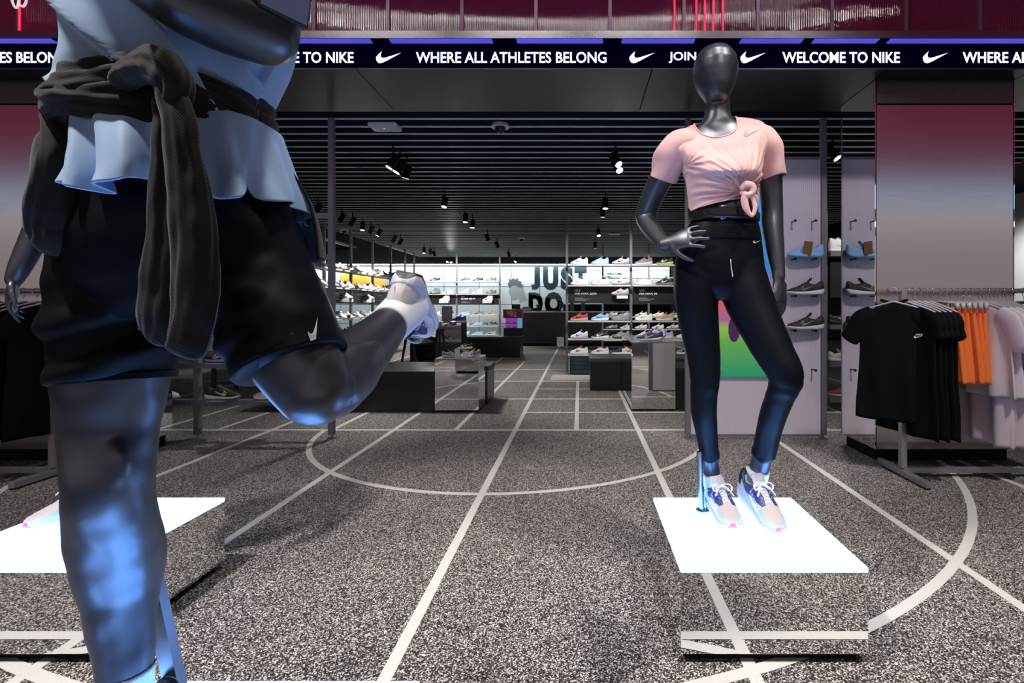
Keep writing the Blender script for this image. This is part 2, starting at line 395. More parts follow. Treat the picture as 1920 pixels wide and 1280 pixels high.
MB().box(-9.5, 9.5, 3.402, 3.474, 2.9385, 2.9399).build('ledge_underside', mat('blue_tinted_mirror', (.30,.24,1.), .10, 1.), tr2)  # blue spill of the LED band is put into the plate's tint
# LED ticker band
led = thing('led_ticker_sign', 'long black LED ticker band above the shop entrance with white slogans', 'sign', (0, 3.468, SOF))
YL = 3.468
MB().box(-8.5, 8.5, .002, .02, .014, .178).build('led_panel', M_LEDBG, led)
def lx(x): return (x-VX)/F*YL
def lz(y): return H+(VY-y)/F*YL-SOF
WAB = 'WHERE ALL ATHLETES BELONG'
for body, xa, xb in ((WAB,-232,126),('WELCOME TO NIKE',443,663),(WAB,780,1137),('JOIN',1254,1305),('US',1313,1348),('WELCOME TO NIKE',1467,1687),(WAB,1805,2165),('WELCOME TO NIKE',-550,-332)):
    fit_text('led_lettering', body, lx(xa), lx(xb), lz(118), lz(97.5), -.001, M_LEDTXT, led, bold=.012, extrude=.001)
for xa in (-300, 165, 380, 705, 1180, 1388, 1730):
    m_ = MB(); k = (lx(xa+47)-lx(xa))
    flat_poly(m_, SWOOSH, lambda u, v: (lx(xa)+u*k, -.001, lz(118.5)+v*k*1.15)); m_.build('led_tick', M_LEDTXT, led)

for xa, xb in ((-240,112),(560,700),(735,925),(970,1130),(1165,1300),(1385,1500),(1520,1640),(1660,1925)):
    MB().box(lx(xa), lx(xb), -.064, -.006, 2.9355-SOF, 2.9382-SOF).build('led_reflection_glow', mat('led_reflection_glow', (.05,.05,.3), .5, emit=(.10,.08,.75), estr=.75), led)  # glowing strips stand in for the LED letters' reflection on the underside
# script neon hanging at the far upper left (only its lowest loops show)
ns = thing('neon_script_sign', 'white script sign loops hanging at the top left corner', 'sign', (0,0,0))
M_NEON = mat('white_sign_tube', (.9,.88,.88), .35, emit=(1,.95,.95), estr=.5)
def q3(x, y): return px(x, y, 3.36)
for k, pts in enumerate((((25,-40),(22,-5),(28,14),(34,10),(36,-10)),((36,8),(44,12),(50,-2),(52,-40)),((60,-30),(80,-12),(100,-30)))):
    MB().tube([(*q3(*p), .007, .007) for p in pts], 16, 8).build('tube', M_NEON, ns, smooth=True)

# steel pillars: brushed front, mirror flanks, recessed plinth
def pillar(name, x0, x1, label):
    t = thing(name, label, 'pillar', ((x0+x1)/2, 3.865, 0)); hw = (x1-x0)/2
    MB().box(-hw+.03, hw-.03, -.205, .205, 0, .09).build('plinth', M_BLACKM, t)
    MB().box(-hw+.004, hw-.004, -.235, -.205, .09, 2.58, bev=.002).build('steel_front', M_STEEL, t)
    MB().box(-hw+.004, hw-.004, -.235, -.205, 2.59, SOF).build('steel_header', M_DSTEEL, t)
    MB().box(-hw+.004, hw-.004, .205, .235, .09, SOF).build('steel_back', M_STEEL, t)
    MB().box(-hw, -hw+.012, -.235, .235, .09, SOF).build('mirror_side', M_MIRROR, t)
    MB().box(hw-.012, hw, -.235, .235, .09, SOF).build('mirror_side', M_MIRROR, t)
    MB().box(-hw+.012, hw-.012, -.205, .205, .09, SOF-.01).build('core', M_BLACKM, t)
pillar('steel_pillar', 2.135, 3.145, 'brushed steel pillar with mirrored side behind the orange and white clothes')
pillar('steel_pillar', -4.35, -3.33, 'brushed steel pillar behind the running mannequin on the left')

# the concourse behind the camera, mirrored in the steel: far frontage with a lit red storey and a pale light band
M_CON = mat('concourse_wall', (.42,.36,.33), .7)
cw = MB().box(-26, 26, -9.2, -9, 0, 13).build('wall_front', M_CON, kind='structure')
MB().box(-25.5, 25.5, -9.0, -8.94, 5.35, 12.8).build('red_light_wall', mat('red_light_wall', (.2,.02,.06), .5, emit=(.55,.06,.19), estr=.30), cw)
MB().box(-25.5, 25.5, -9.0, -8.9, 4.30, 5.05).build('pale_light_band', mat('pale_light_band', (.8,.85,.9), .5, emit=(.50,.70,1.), estr=1.0), cw)
MB().box(-25.5, 25.5, -9.0, -8.9, 3.72, 3.86).build('warm_light_line', mat('warm_light_line', (.9,.85,.8), .5, emit=(1.,.85,.75), estr=2.2), cw)
MB().box(-25.5, 25.5, -9.0, -8.94, .2, 3.4).build('lit_shop_window', mat('lit_shop_window', (.4,.35,.32), .5, emit=(.8,.66,.68), estr=.45), cw)

# hanging linear lamps of the concourse, above the frame; the ribbed panels mirror them
for i, (x0, x1, y_, z_) in enumerate(((-2.9,-1.6,1.3,4.35),(-1.2,-.1,1.5,4.20),(.1,1.3,1.35,4.30),(1.6,2.6,1.5,4.42),(-4.6,-3.3,1.4,4.4))):
    t = thing('linear_lamp', 'linear white lamp hanging over the concourse, %s of five' % ('first','second','third','fourth','fifth')[i], 'lamp', ((x0+x1)/2, y_, z_), group='linear lamps over the concourse')
    hl = (x1-x0)/2
    MB().box(-hl, hl, -.05, .05, .012, .07).build('housing', M_BLACK, t); MB().box(-hl+.01, hl-.01, -.028, .028, 0, .012).build('diffuser', mat('lamp_diffuser', (.9,.9,.9), .4, emit=(1,.95,.93), estr=26), t)
    for s_ in (-1, 1): MB().cyl((s_*(hl-.1), 0, .07), (s_*(hl-.1), 0, 8.7-z_), .004, 6).build('cable', M_BLACK, t)
mc = MB().box(-26, 26, -9.2, 3.49, 8.7, 8.9).build('ceiling', M_VOID, kind='structure')
# ================================================================ shoes
def lerp_tab(tab, x):
    xs = [t[0] for t in tab]; return [float(np.interp(x, xs, [t[k] for t in tab])) for k in range(1, len(tab[0]))]
# toe at +x, heel at -x; columns: x, sole bottom, sole top, sole half width, upper half width, upper height above sole top, y shift
STY = {
 'runner': [(-.150,.030,.048,.014,.010,.030,0),(-.142,.012,.052,.027,.022,.062,0),(-.120,.002,.046,.036,.031,.066,0),(-.085,0,.040,.039,.033,.047,0),(-.045,0,.035,.038,.034,.056,.001),(-.015,.001,.031,.039,.035,.078,.003),(.020,.001,.029,.043,.038,.064,.005),(.060,.002,.027,.048,.043,.045,.006),(.095,.006,.027,.048,.043,.034,.004),(.120,.012,.029,.041,.036,.024,.001),(.136,.018,.031,.027,.022,.014,-.001),(.143,.023,.031,.010,.006,.004,-.002)],
 'chunky': [(-.150,.022,.056,.018,.012,.030,0),(-.142,.006,.058,.030,.024,.066,0),(-.120,.001,.056,.039,.032,.072,0),(-.085,0,.050,.042,.034,.046,0),(-.045,0,.044,.041,.035,.060,.001),(-.015,0,.039,.041,.036,.084,.003),(.020,0,.036,.045,.039,.070,.005),(.060,.001,.034,.050,.044,.048,.006),(.095,.004,.033,.050,.044,.036,.004),(.120,.009,.034,.044,.037,.026,.001),(.136,.015,.035,.030,.023,.015,-.001),(.143,.021,.034,.011,.006,.004,-.002)],
 'high':   [(-.148,.006,.034,.016,.012,.070,0),(-.140,.001,.034,.030,.026,.118,0),(-.120,0,.033,.037,.033,.124,0),(-.085,0,.031,.039,.034,.118,0),(-.050,0,.030,.038,.034,.124,.001),(-.020,0,.029,.039,.036,.112,.003),(.020,0,.028,.043,.040,.076,.005),(.060,.001,.028,.048,.045,.052,.006),(.095,.002,.028,.048,.045,.042,.004),(.120,.004,.028,.042,.038,.032,.001),(.136,.008,.029,.028,.024,.018,-.001),(.143,.012,.028,.010,.006,.004,-.002)],
}
PWY, PWZ = .62, .80
def usurf(tab, x, z):
    zb0, zt, ws, wu, hu, sh = lerp_tab(tab, x); s_ = min(1, max(0, (z-zt+.004)/max(hu, 1e-4)))
    ph = math.asin(s_**(1/PWZ)) if s_ > 0 else 0
    return sh, wu*math.cos(ph)**PWY
_shoe_cache = {}
def shoe_meshes(style, lod):
    """lod 0 close up, 1 shelf, 2 far (single mesh). returns dict part -> mesh"""
    k = (style, lod)
    if k in _shoe_cache: return _shoe_cache[k]
    tab = STY[style]; nx = (56, 24, 13)[lod]; nu = (26, 12, 7)[lod]
    xs = -.150+.293*(.5-.5*np.cos(np.linspace(0, math.pi, nx)))
    def sole(mb, m):
        rr = []
        for x in xs:
            zb, zt, ws, wu, hu, sh = lerp_tab(tab, x); e = .25
            if lod == 0: ws *= 1+.012*math.sin(x*240)
            pts = []
            for a in np.arange(14 if lod < 2 else 8)*2*math.pi/(14 if lod < 2 else 8)+.22:
                c, s_ = math.cos(a), math.sin(a)
                pts.append((x, sh+ws*np.sign(c)*abs(c)**.45, (zb+zt)/2+(zt-zb)/2*np.sign(s_)*abs(s_)**.5+.0))
            rr.append(pts)
        mb.rings(rr, m)
    def upper(mb, m):
        rr = []
        for x in xs:
            zb, zt, ws, wu, hu, sh = lerp_tab(tab, x); pts = []
            for ph in np.linspace(0, math.pi, nu):
                c, s_ = math.cos(ph), math.sin(ph)
                pts.append((x, sh+wu*np.sign(c)*abs(c)**PWY, zt-.004+hu*max(s_, 0)**PWZ))
            pts.append((x, sh, zt-.006)); rr.append(pts)
        mb.rings(rr, m)
    def swoosh(mb, m, kx=.135, x0=.055, z0=.004):
        for sd in (-1, 1):
            v = []
            for u, w_ in SWOOSH:
                x = x0-u*kx; zt = lerp_tab(tab, x)[1]; z = zt+z0+w_*kx*.85
                hu = lerp_tab(tab, x)[4]; z = min(z, zt+hu*.86)
                sh, wy = usurf(tab, x, z); v.append((x, sh+sd*(wy+.0015), z))
            n = len(v); v2 = [(x, y-sd*.004, z) for x, y, z in v]
            mb.add(v+v2, [tuple(range(n)), tuple(range(2*n-1, n-1, -1))]+[(i, (i+1)%n, n+(i+1)%n, n+i) for i in range(n)], m)
    def top(x): t = lerp_tab(tab, x); return t[1]-.004+t[4], t[5]
    def laces(mb, m):
        for x in np.linspace(-.012, .048, 5 if lod else 6):
            z, sh = top(x); wu = lerp_tab(tab, x)[3]
            st = []
            for a in (-.62, -.3, 0, .3, .62):
                sh2, wy = usurf(tab, x, z-abs(a)*.016-.004); st.append((x, sh+a*wu*.75, z+.001-abs(a)**2*.022, .0022, .0035))
            mb.tube(st, 7, 6, ref=(1,0,0), m=m)
    def tongue(mb, m):
        z, sh = top(-.02); hi = .030 if style != 'high' else .02
        mb.tube([(.01, sh, z-.016, .016, .005), (-.018, sh, z-.002, .022, .006), (-.036, sh, z+hi*.55, .024, .006), (-.046, sh, z+hi, .020, .005)], 12, 12, ref=(1,0,0), m=m, pw=.7)
    def lining(mb, m):
        x0_, x1_ = -.125, -.042; rr = []
        for x in np.linspace(x0_, x1_, 9):
            t = lerp_tab(tab, x); u = (x-x0_)/(x1_-x0_); w_ = t[3]*.72*math.sin(math.pi*min(.97, max(.03, u)))**.5
            zz = t[1]-.004+t[4]
            rr.append([(x, t[5]+w_*math.cos(a), zz-.012+.0135*max(0, math.sin(a))) for a in np.linspace(0, math.pi, 7)])
        mb.rings(rr, m)
    def collar(mb, m):
        pts = []
        for a in np.linspace(0, 2*math.pi, 25):
            x = -.085+.047*math.cos(a); t = lerp_tab(tab, x); zz = t[1]-.004+t[4]
            pts.append((x, t[5]+t[3]*.78*math.sin(a), zz-.004-.004*abs(math.sin(a)), .006, .007))
        mb.tube(pts, 40, 10, ref=(0,0,1), m=m, dome=False)
    def heel(mb, m):
        rr = []
        for x in np.linspace(-.1505, -.105, 8):
            t = lerp_tab(tab, x); w_ = t[3]+.002
            rr.append([(x-.0012, t[5]+w_*np.sign(math.cos(p))*abs(math.cos(p))**PWY, t[1]-.002+(t[4]*1.02)*math.sin(p)**PWZ*.97) for p in np.linspace(.18, math.pi-.18, 15)])
        mb.rings(rr, m, cap=False, close=False)
    out = {}
    if lod == 2:
        mb = MB(); upper(mb, 0); sole(mb, 1); tongue(mb, 0); swoosh(mb, 2, .12); out['shoe'] = mb
        me = mb.mesh('shoe', [M_BLACK]*3); out = {'shoe': shade_auto(me, 50)}
    else:
        for nm, fn in (('upper', upper), ('sole', sole), ('tick_emblem', swoosh), ('laces', laces), ('tongue', tongue), ('lining', lining)):
            mb = MB(); fn(mb, 0); out[nm] = shade_auto(mb.mesh(nm, M_BLACK), 50)
        if lod == 0:
            mb = MB(); collar(mb, 0); out['collar'] = shade_auto(mb.mesh('collar', M_BLACK), 60)
            mb = MB(); heel(mb, 0); out['heel_counter'] = shade_auto(mb.mesh('heel_counter', M_BLACK), 60)
            mb = MB()  # outsole
            rr = []
            for x in xs:
                zb, zt, ws, wu, hu, sh = lerp_tab(tab, x)
                rr.append([(x, sh+ws*.9*c, zb+dz) for c, dz in ((-1,.004),(-.95,-.003),(.95,-.003),(1,.004))])
            mb.rings(rr); out['outsole'] = shade_auto(mb.mesh('outsole', M_BLACK), 40)
            mb = MB(); rr = []
            for x in np.linspace(.124, .1445, 7):   # coloured toe tip of the outsole
                t = lerp_tab(tab, x); rr.append([(x+.0012, t[5]+(t[2]+.0015)*.75*np.sign(math.cos(p))*abs(math.cos(p))**.6, t[0]-.002+(t[1]-t[0]+.004)*max(0, math.sin(p))) for p in np.linspace(0, math.pi, 9)])
            mb.rings(rr); out['toe_tip'] = shade_auto(mb.mesh('toe_tip', M_BLACK), 40)
            mb = MB()      # loosely tied bow
            z, sh = top(-.012)
            for sd in (-1, 1):
                mb.tube([(-.012, sh, z+.006, .003, .0025), (-.006, sh+sd*.018, z+.018, .0035, .002), (.004, sh+sd*.036, z+.012, .0035, .002), (.010, sh+sd*.030, z-.004, .0035, .002), (-.006, sh+sd*.006, z+.006, .003, .002)], 18, 7, ref=(0,0,1))
                mb.tube([(-.012, sh, z+.006, .003, .002), (.012, sh+sd*.016, z+.010, .003, .002), (.034, sh+sd*.034, z-.012, .003, .002)], 10, 7, ref=(0,0,1))
            mb.tube([(-.014, sh-.006, z+.006, .005, .005), (-.012, sh+.006, z+.008, .005, .005)], 4, 8)
            out['lace_bow'] = shade_auto(mb.mesh('lace_bow', M_BLACK), 60)
            mb = MB()      # eyestay side panels
            for sd in (-1, 1):
                for i in range(5):
                    x = .045-i*.017; zt = lerp_tab(tab, x)[1]; hu = lerp_tab(tab, x)[4]; v = []
                    for dx, fz in ((.007,.86),(-.003,.90),(-.006,.55),(.003,.50)):
                        sh2, wy = usurf(tab, x+dx, zt+hu*fz); v.append((x+dx, sh2+sd*(wy+.0036), zt+hu*fz))
                    v2 = [(p[0], p[1]-sd*.004, p[2]) for p in v]; mb.add(v+v2, [(0,1,2,3),(7,6,5,4),(0,1,5,4),(1,2,6,5),(2,3,7,6),(3,0,4,7)])
            out['eyestay'] = shade_auto(mb.mesh('eyestay', M_BLACK), 30)
            mb = MB()
            for sd in (-1, 1):
                g = []
                for x in np.linspace(-.088, .060, 22):
                    lo = float(np.interp(x, (-.088,-.06,-.02,.03,.060), (.62,.40,.42,.58,.80))); hi = float(np.interp(x, (-.088,-.05,.03,.060), (.80,.92,.93,.90)))
                    t = lerp_tab(tab, x); row = []
                    for fz in np.linspace(lo, hi, 6):
                        zz = t[1]+t[4]*fz; sh2, wy = usurf(tab, x, zz); row.append((x, sh2+sd*(wy+.0018), zz+.0006))
                    g.append(row)
                mb.rings(g, cap=False, close=False)
            out['saddle'] = shade_auto(mb.mesh('saddle', M_BLACK), 30)
    _shoe_cache[k] = out; return out
def setmat(o, mats):
    for i, m_ in enumerate(mats if isinstance(mats, (list, tuple)) else [mats]):
        o.material_slots[i].link = 'OBJECT'; o.material_slots[i].material = m_
C = dict(white=(.80,.80,.80), offwhite=(.66,.64,.60), cream=(.68,.60,.48), black=(.014,.014,.016), grey=(.22,.22,.23), lgrey=(.45,.45,.46), red=(.60,.03,.03), orange=(.85,.28,.05), blue=(.05,.16,.55), navy=(.015,.03,.16), sky=(.25,.52,.80), lilac=(.48,.42,.75), pink=(.80,.45,.45), green=(.25,.55,.18), lime=(.55,.70,.10), teal=(.03,.42,.45), olive=(.16,.17,.09), purple=(.30,.08,.5), tan=(.50,.36,.20), volt=(.75,.85,.2))
def shoe(up, so, ac, loc, rz, label, style='runner', lod=1, group=None, scale=1., lace=None, tilt=0.):
    Cu, Cs, Ca = (C[k] if isinstance(k, str) else k for k in (up, so, ac))
    ms = shoe_meshes(style, lod)
    if lod == 2:
        o = obj('shoe', ms['shoe'], None, label, 'shoe', group, None, loc, (0, tilt, rz), scale); setmat(o, [cmat(Cu), cmat(Cs, .45, 'rubber'), cmat(Ca, .4, 'rubber')]); return o
    t = thing('shoe', label, 'shoe', loc, rz, group); t.rotation_euler = (0, tilt, rz); t.scale = (scale,)*3
    lc = C[lace] if lace else (C['white'] if sum(Cu) > .5 else Cu)
    for nm, me in ms.items():
        o = obj(nm, me, t)
        setmat(o, {'upper': cmat(Cu), 'tongue': cmat(Cu), 'sole': cmat(Cs, .45, 'rubber'), 'tick_emblem': cmat(Ca, .4, 'rubber'), 'laces': cmat(lc), 'lining': cmat(tuple(c*.5 for c in Ca))}[nm])
    return t
def worn_shoe(parent, loc, rot, scale=1., pal=None):
    """detailed shoe as part of a mannequin"""
    ms = shoe_meshes('runner', 0); p = dict(upper=(.62,.58,.56), sole=(.70,.72,.78), tick_emblem=(.80,.80,.84), laces=(.82,.82,.84), tongue=(.75,.74,.76), lining=(.10,.12,.2), collar=(.02,.07,.13), heel_counter=(.012,.012,.02), outsole=(.55,.57,.62), toe_tip=(.75,.10,.20), lace_bow=(.85,.85,.87), eyestay=(.50,.32,.70), saddle=(.03,.05,.16))
    p.update(pal or {})
    base = obj('shoe', ms['upper'], parent, loc=loc, rot=rot, scale=scale); setmat(base, cmat(p['upper']))
    for nm, me in ms.items():
        if nm == 'upper': continue
        o = obj(nm, me, base); setmat(o, cmat(p[nm], .45, 'rubber' if nm in ('sole','outsole','toe_tip','tick_emblem') else 'fabric'))
    return base
# ================================================================ display fixtures
ORD = ['first','second','third','fourth','fifth','sixth','seventh','eighth','ninth','tenth','eleventh','twelfth','thirteenth','fourteenth','fifteenth','sixteenth']
# lit pedestals with mirrored sides, raised off the floor
def pedestal(x0, y0, label):
    t = thing('display_pedestal', label, 'pedestal', (x0+.295, y0+.29, 0), group='lit display pedestals')
    MB().box(-.27, .27, -.265, .265, 0, .032).build('recessed_plinth', M_BLACKM, t)
    MB().box(-.295, .295, -.29, .29, .03, .286, bev=.0015).build('mirror_box', M_MIRROR, t)
    MB().box(-.295, .295, -.29, .29, .2865, .301, bev=.002).build('light_top', M_GLOWTOP, t)
    return t
pedestal(.3165, 1.575, 'glowing white mirrored pedestal under the mannequin in the pink shirt')
pedestal(-2.114, 1.575, 'glowing mirrored pedestal behind the runner\'s standing leg')
pedestal(-.941, .52, 'glowing pedestal under the running mannequin, only its rear edge in view')

def post(parent, x, y, h, r=.022): 
    p = MB().box(x-r, x+r, y-r, y+r, .035, h).build('post', M_FRAME, parent)
    m_ = MB(); m_.cyl((x, y, 0), (x, y, .008), .035, 16); m_.cyl((x, y, .008), (x, y, .036), .010, 10); m_.build('foot', M_RAIL, parent)
# ---- rack left of the entrance (behind the runner)
rk = thing('shoe_rack', 'open grey shoe rack at the entrance behind the running mannequin', 'shoe rack', (0, 0, 0))
for x in (-3.25, -2.11): post(rk, x, 4.27, 2.72)
for z in (.60, .285, 1.52, 1.87): MB().box(-3.8 if z < 1 else -3.228, -2.132, 4.25, 4.29, z, z+.045).build('cross_bar', M_FRAME, rk)
for z in (.645, .33, 1.565, 1.915): 
    for xc in ((-3.55,-3.03,-2.62) if z < 1 else (-2.92, -2.4)): MB().box(xc-.07, xc+.07, 4.16, 4.38, z, z+.006).build('shoe_plate', M_RAIL, rk)
shoe('black','white','lime',(-3.03,4.26,.337),0,'black running shoe with white sole on lower bar of entrance rack',lace='purple')
shoe('pink','white','white',(-2.62,4.26,.337),math.pi,'pale pink running shoe on lower bar of entrance rack')
shoe('offwhite','white','grey',(-3.55,4.26,.337),0,'off-white running shoe at the left end of the entrance rack')
shoe('black','lilac','pink',(-3.03,4.26,.652),math.pi,'black running shoe with lilac sole on middle bar of entrance rack')
shoe('grey','white','white',(-2.4,4.26,1.922),0,'grey running shoe on the top bar of the entrance rack')
shoe('black','white','white',(-2.4,4.26,1.572),0,'black running shoe on the upper bar of the entrance rack')
bt = thing('low_bench', 'low black framed bench behind the entrance shoe rack', 'bench', (-4.2, 6.6, 0))
MB().box(-.5, .5, -.25, .25, .40, .46).build('seat', M_BLACK, bt)
for a in (-.46, .46):
    for b_ in (-.21, .21): MB().box(a-.02, a+.02, b_-.02, b_+.02, 0, .40).build('leg', M_BLACK, bt)
for b_ in (-.21, .21): MB().box(-.44, .44, b_-.015, b_+.015, .14, .17).build('stretcher', M_BLACK, bt)
# ---- panel frame right of the entrance
M_PANEL = add_wave(mat('ribbed_white_panel', (.62,.58,.64), .35), 18, 'X', .35, .003)
fr = thing('merchandise_stand', 'ribbed white display panel in grey frame behind the pink shirted mannequin', 'display stand')
for x in (.92, 2.07): post(fr, x, 4.27, 2.72)
MB().box(.945, 2.045, 4.262, 4.278, .04, 2.37).build('ribbed_panel', M_PANEL, fr)
for z in (.02, 2.372): MB().box(.942, 2.048, 4.255, 4.285, z, z+.02).build('edge_rail', M_FRAME, fr)
for z in (.60, .93, 1.22, 1.53, 1.85):
    for x in (1.80, 1.97): 
        m_ = MB(); m_.cyl((x, 4.262, z-.01), (x, 4.19, z-.01), .006, 8); m_.cyl((x, 4.19, z-.01), (x, 4.186, z-.01), .012, 10); m_.build('peg', M_BLACK, fr)
M_POST = mat('printed_poster', (.1,.4,.2), .35)
nt, N, L, b = nodes(M_POST)
tc = N.new('ShaderNodeTexCoord'); sx = N.new('ShaderNodeSeparateXYZ'); L.new(tc.outputs['Generated'], sx.inputs[0])
rp = ramp(nt, [(0,(.01,.24,.12)),(.2,(.10,.34,.06)),(.27,(.22,.45,.05)),(.32,(.35,.10,.25)),(.45,(.55,.12,.03)),(.6,(.03,.22,.55)),(1,(.02,.28,.70))]); L.new(sx.outputs[2], rp.inputs[0]); L.new(rp.outputs[0], b.inputs['Base Color'])
b.inputs['Emission Strength'].default_value = .55; L.new(rp.outputs[0], b.inputs['Emission Color'])
sc_ = thing('poster_screen', 'glowing blue and green picture screen on the ribbed panel behind the leggings', 'screen', (1.30, 4.24, .53))
MB().box(-.33, .33, -.012, .020, 0, 1.5).build('picture', M_POST, sc_)
for (x, z, w_, h_, c) in ((.0,.40,.10,.22,(.10,.02,.14)),(.13,.38,.08,.14,(.55,.45,.02)),(.17,.27,.03,.12,(.05,.2,.5)),(.2,1.0,.12,.2,(.2,.35,.7))):
    m_ = MB(); m_.prism([(x+w_/2*math.cos(a), z+h_/2*math.sin(a)) for a in np.linspace(0, 6.28, 12)[:-1]], -.0125, -.0118, axis='y'); m_.build('printed_figure', cmat(c, .4, 'print'), sc_)
shoe('sky','sky','blue',(1.885,4.20,1.53),math.pi,'blue running shoe with brown tag on the ribbed display panel',scale=1.04)
tg = thing('price_tag', 'brown paper tag on the blue shoe on the ribbed panel', 'tag', (1.885, 4.15, 1.60)); 
MB().box(-.035,.035,-.004,.004,-.06,.06).build('card', cmat((.20,.09,.03),.7,'paper'), tg); tg.rotation_euler = (.15,.1,.0)
MB().cyl((0,0,.05),(.01,.02,.065),.0015,6).build('string', M_WHITEP, tg)
shoe('black','white','olive',(1.885,4.20,1.22),math.pi,'black knit running shoe with white sole, middle of the panel',scale=1.04)
shoe('black','offwhite','grey',(1.885,4.20,.93),math.pi,'black shoe with grey tick, lowest on the ribbed panel',scale=1.04)
# ---- benches and mirrored plinths
bn = thing('terrazzo_bench', 'black terrazzo bench wrapping the mirrored cube left of the aisle', 'bench', (0,0,0))
MB().prism([(-3.35,5.32),(-1.545,5.32),(-1.545,5.76),(-1.06,5.76),(-1.06,6.22),(-3.35,6.22)], .0, .385).build('base', M_TERR, bn)
MB().prism([(-3.36,5.31),(-1.545,5.31),(-1.545,5.765),(-1.05,5.765),(-1.05,6.23),(-3.36,6.23)], .387, .436).build('seat_slab', M_BLACK, bn)
def mirror_box(x0, x1, y0, y1, h, label):
    t = thing('mirror_plinth', label, 'plinth', ((x0+x1)/2, (y0+y1)/2, 0)); a, b_ = (x1-x0)/2, (y1-y0)/2
    MB().box(-a+.01, a-.01, -b_+.01, b_-.01, 0, .02).build('base', M_BLACKM, t)
    MB().box(-a, a, -b_, b_, .02, h-.012, bev=.002).build('mirror_body', M_MIRROR, t)
    MB().box(-a, a, -b_, b_, h-.0118, h, bev=.002).build('top', mat('plinth_top', (.35,.35,.36), .2, .6), t)
mirror_box(-1.54, -1.073, 5.325, 5.75, .572, 'mirrored cube at the end of the black bench holding tagged grey shoes')
for i, (dx, dy, rz, up, tl) in enumerate(((-.10,-.08,.5,'grey',0),(.08,-.10,2.6,'lgrey',0),(-.02,.06,.2,'black',0),(.10,.08,3.6,'grey',.0))):
    shoe(up, 'offwhite', 'volt', (-1.30+dx, 5.53+dy, .574), rz, 'grey running shoe on mirrored cube, '+['left front','right front','left rear','right rear'][i]+' of four', scale=.62)
shoe('black','offwhite','volt',(-1.27,5.56,.655),2.9,'dark running shoe lying on top of the pile on the mirrored cube',scale=.62)
for i, (x, y, h) in enumerate(((-1.31,5.37,.10),(-1.22,5.36,.06))):
    MB().box(x-.025, x+.025, y-.006, y+.006, .573, .573+h).build('price_card', M_WHITEP, None, label=['tall white price card among shoes on the mirrored cube','short white price card among shoes on the mirrored cube'][i], cat='card')
bn2 = thing('terrazzo_bench', 'black terrazzo bench deep in the shop by the red shoe box display', 'bench', (0,0,0))
MB().box(-3.3, -1.32, 11.1, 11.75, 0, .40).build('base', M_TERR, bn2); MB().box(-3.32, -1.31, 11.09, 11.76, .402, .45).build('seat_slab', M_BLACK, bn2)
bn3 = thing('terrazzo_bench', 'black terrazzo bench beside the mirrored plinth under the shoe rack', 'bench', (0,0,0))
MB().box(.14, 1.6, 6.70, 7.30, 0.0, .385).build('base', M_TERR, bn3); MB().box(.13, 1.61, 6.69, 7.31, .387, .432).build('seat_slab', mat('bench_slab_grey', (.10,.10,.10), .35), bn3)
bn4 = thing('terrazzo_bench', 'black terrazzo bench partly hidden behind the mannequin\'s leggings', 'bench', (0,0,0))
MB().box(1.035, 2.0, 5.41, 6.0, 0, .41).build('base', M_TERR, bn4); MB().box(1.035, 2.01, 5.40, 6.01, .412, .46).build('seat_slab', M_BLACK, bn4)
mirror_box(.557, 1.03, 5.40, 6.62, .745, 'tall mirrored plinth left of the leggings with the navy shoe on top')
shoe('navy','cream','lgrey',(.76,5.50,.747),math.pi-.1,'navy blue running shoe with cream sole on the tall mirrored plinth')
shoe('offwhite','white','grey',(.90,6.10,.747),2.6,'pale grey running shoe behind the navy shoe on the plinth')
mirror_box(-2.30, -1.89, 8.0, 8.4, .88, 'mirrored plinth with the purple notice and bright blue shoe')
nb = thing('notice_stand', 'pale purple paper notice standing on the mirrored plinth', 'notice', (-2.14, 8.1, .881))
MB().box(-.085, .085, -.004, .004, .006, .25).build('sheet', cmat((.55,.47,.58),.5,'paper'), nb); MB().box(-.05,.05,-.03,.03,0,.006).build('foot', M_WHITEP, nb)
shoe('blue','lilac','blue',(-1.97,8.18,.882),2.9,'bright blue running shoe beside the purple notice',scale=.85)
dk = thing('display_cube', 'dark display cube with open front shelf behind the running shoe', 'display cube', (-2.54, 8.3, 0))
for n_, a in (('side_panel',(-.20,-.18,-.2,.2,0,.50)),('side_panel',(.18,.20,-.2,.2,0,.50)),('top_panel',(-.20,.20,-.2,.2,.50,.52)),('shelf',(-.18,.18,-.2,.2,.24,.26)),('back_panel',(-.18,.18,.17,.19,0,.50))): MB().box(*a).build(n_, M_BLACK, dk)
shoe('volt','white','olive',(-2.56,8.24,.522),.3,'yellow green running shoe on the dark display cube')
shoe('black','lime','black',(-2.46,8.38,.522),.5,'black running shoe behind the yellow green shoe on the dark cube')
es = thing('folding_stool', 'black splayed-leg stand below the runner\'s raised shoe', 'stand', (-2.45, 7.2, 0))
for (a, b_) in ((-.16,0.),(.16,0.),(.05,.22)): MB().cyl((a*.2, b_*.2, .72), (a, b_, .0), .022, 8, r1=.014).build('leg', M_BLACK, es)
MB().cyl((0,0.02,.70),(0,0.02,.74),.09,16).build('seat', M_BLACK, es)
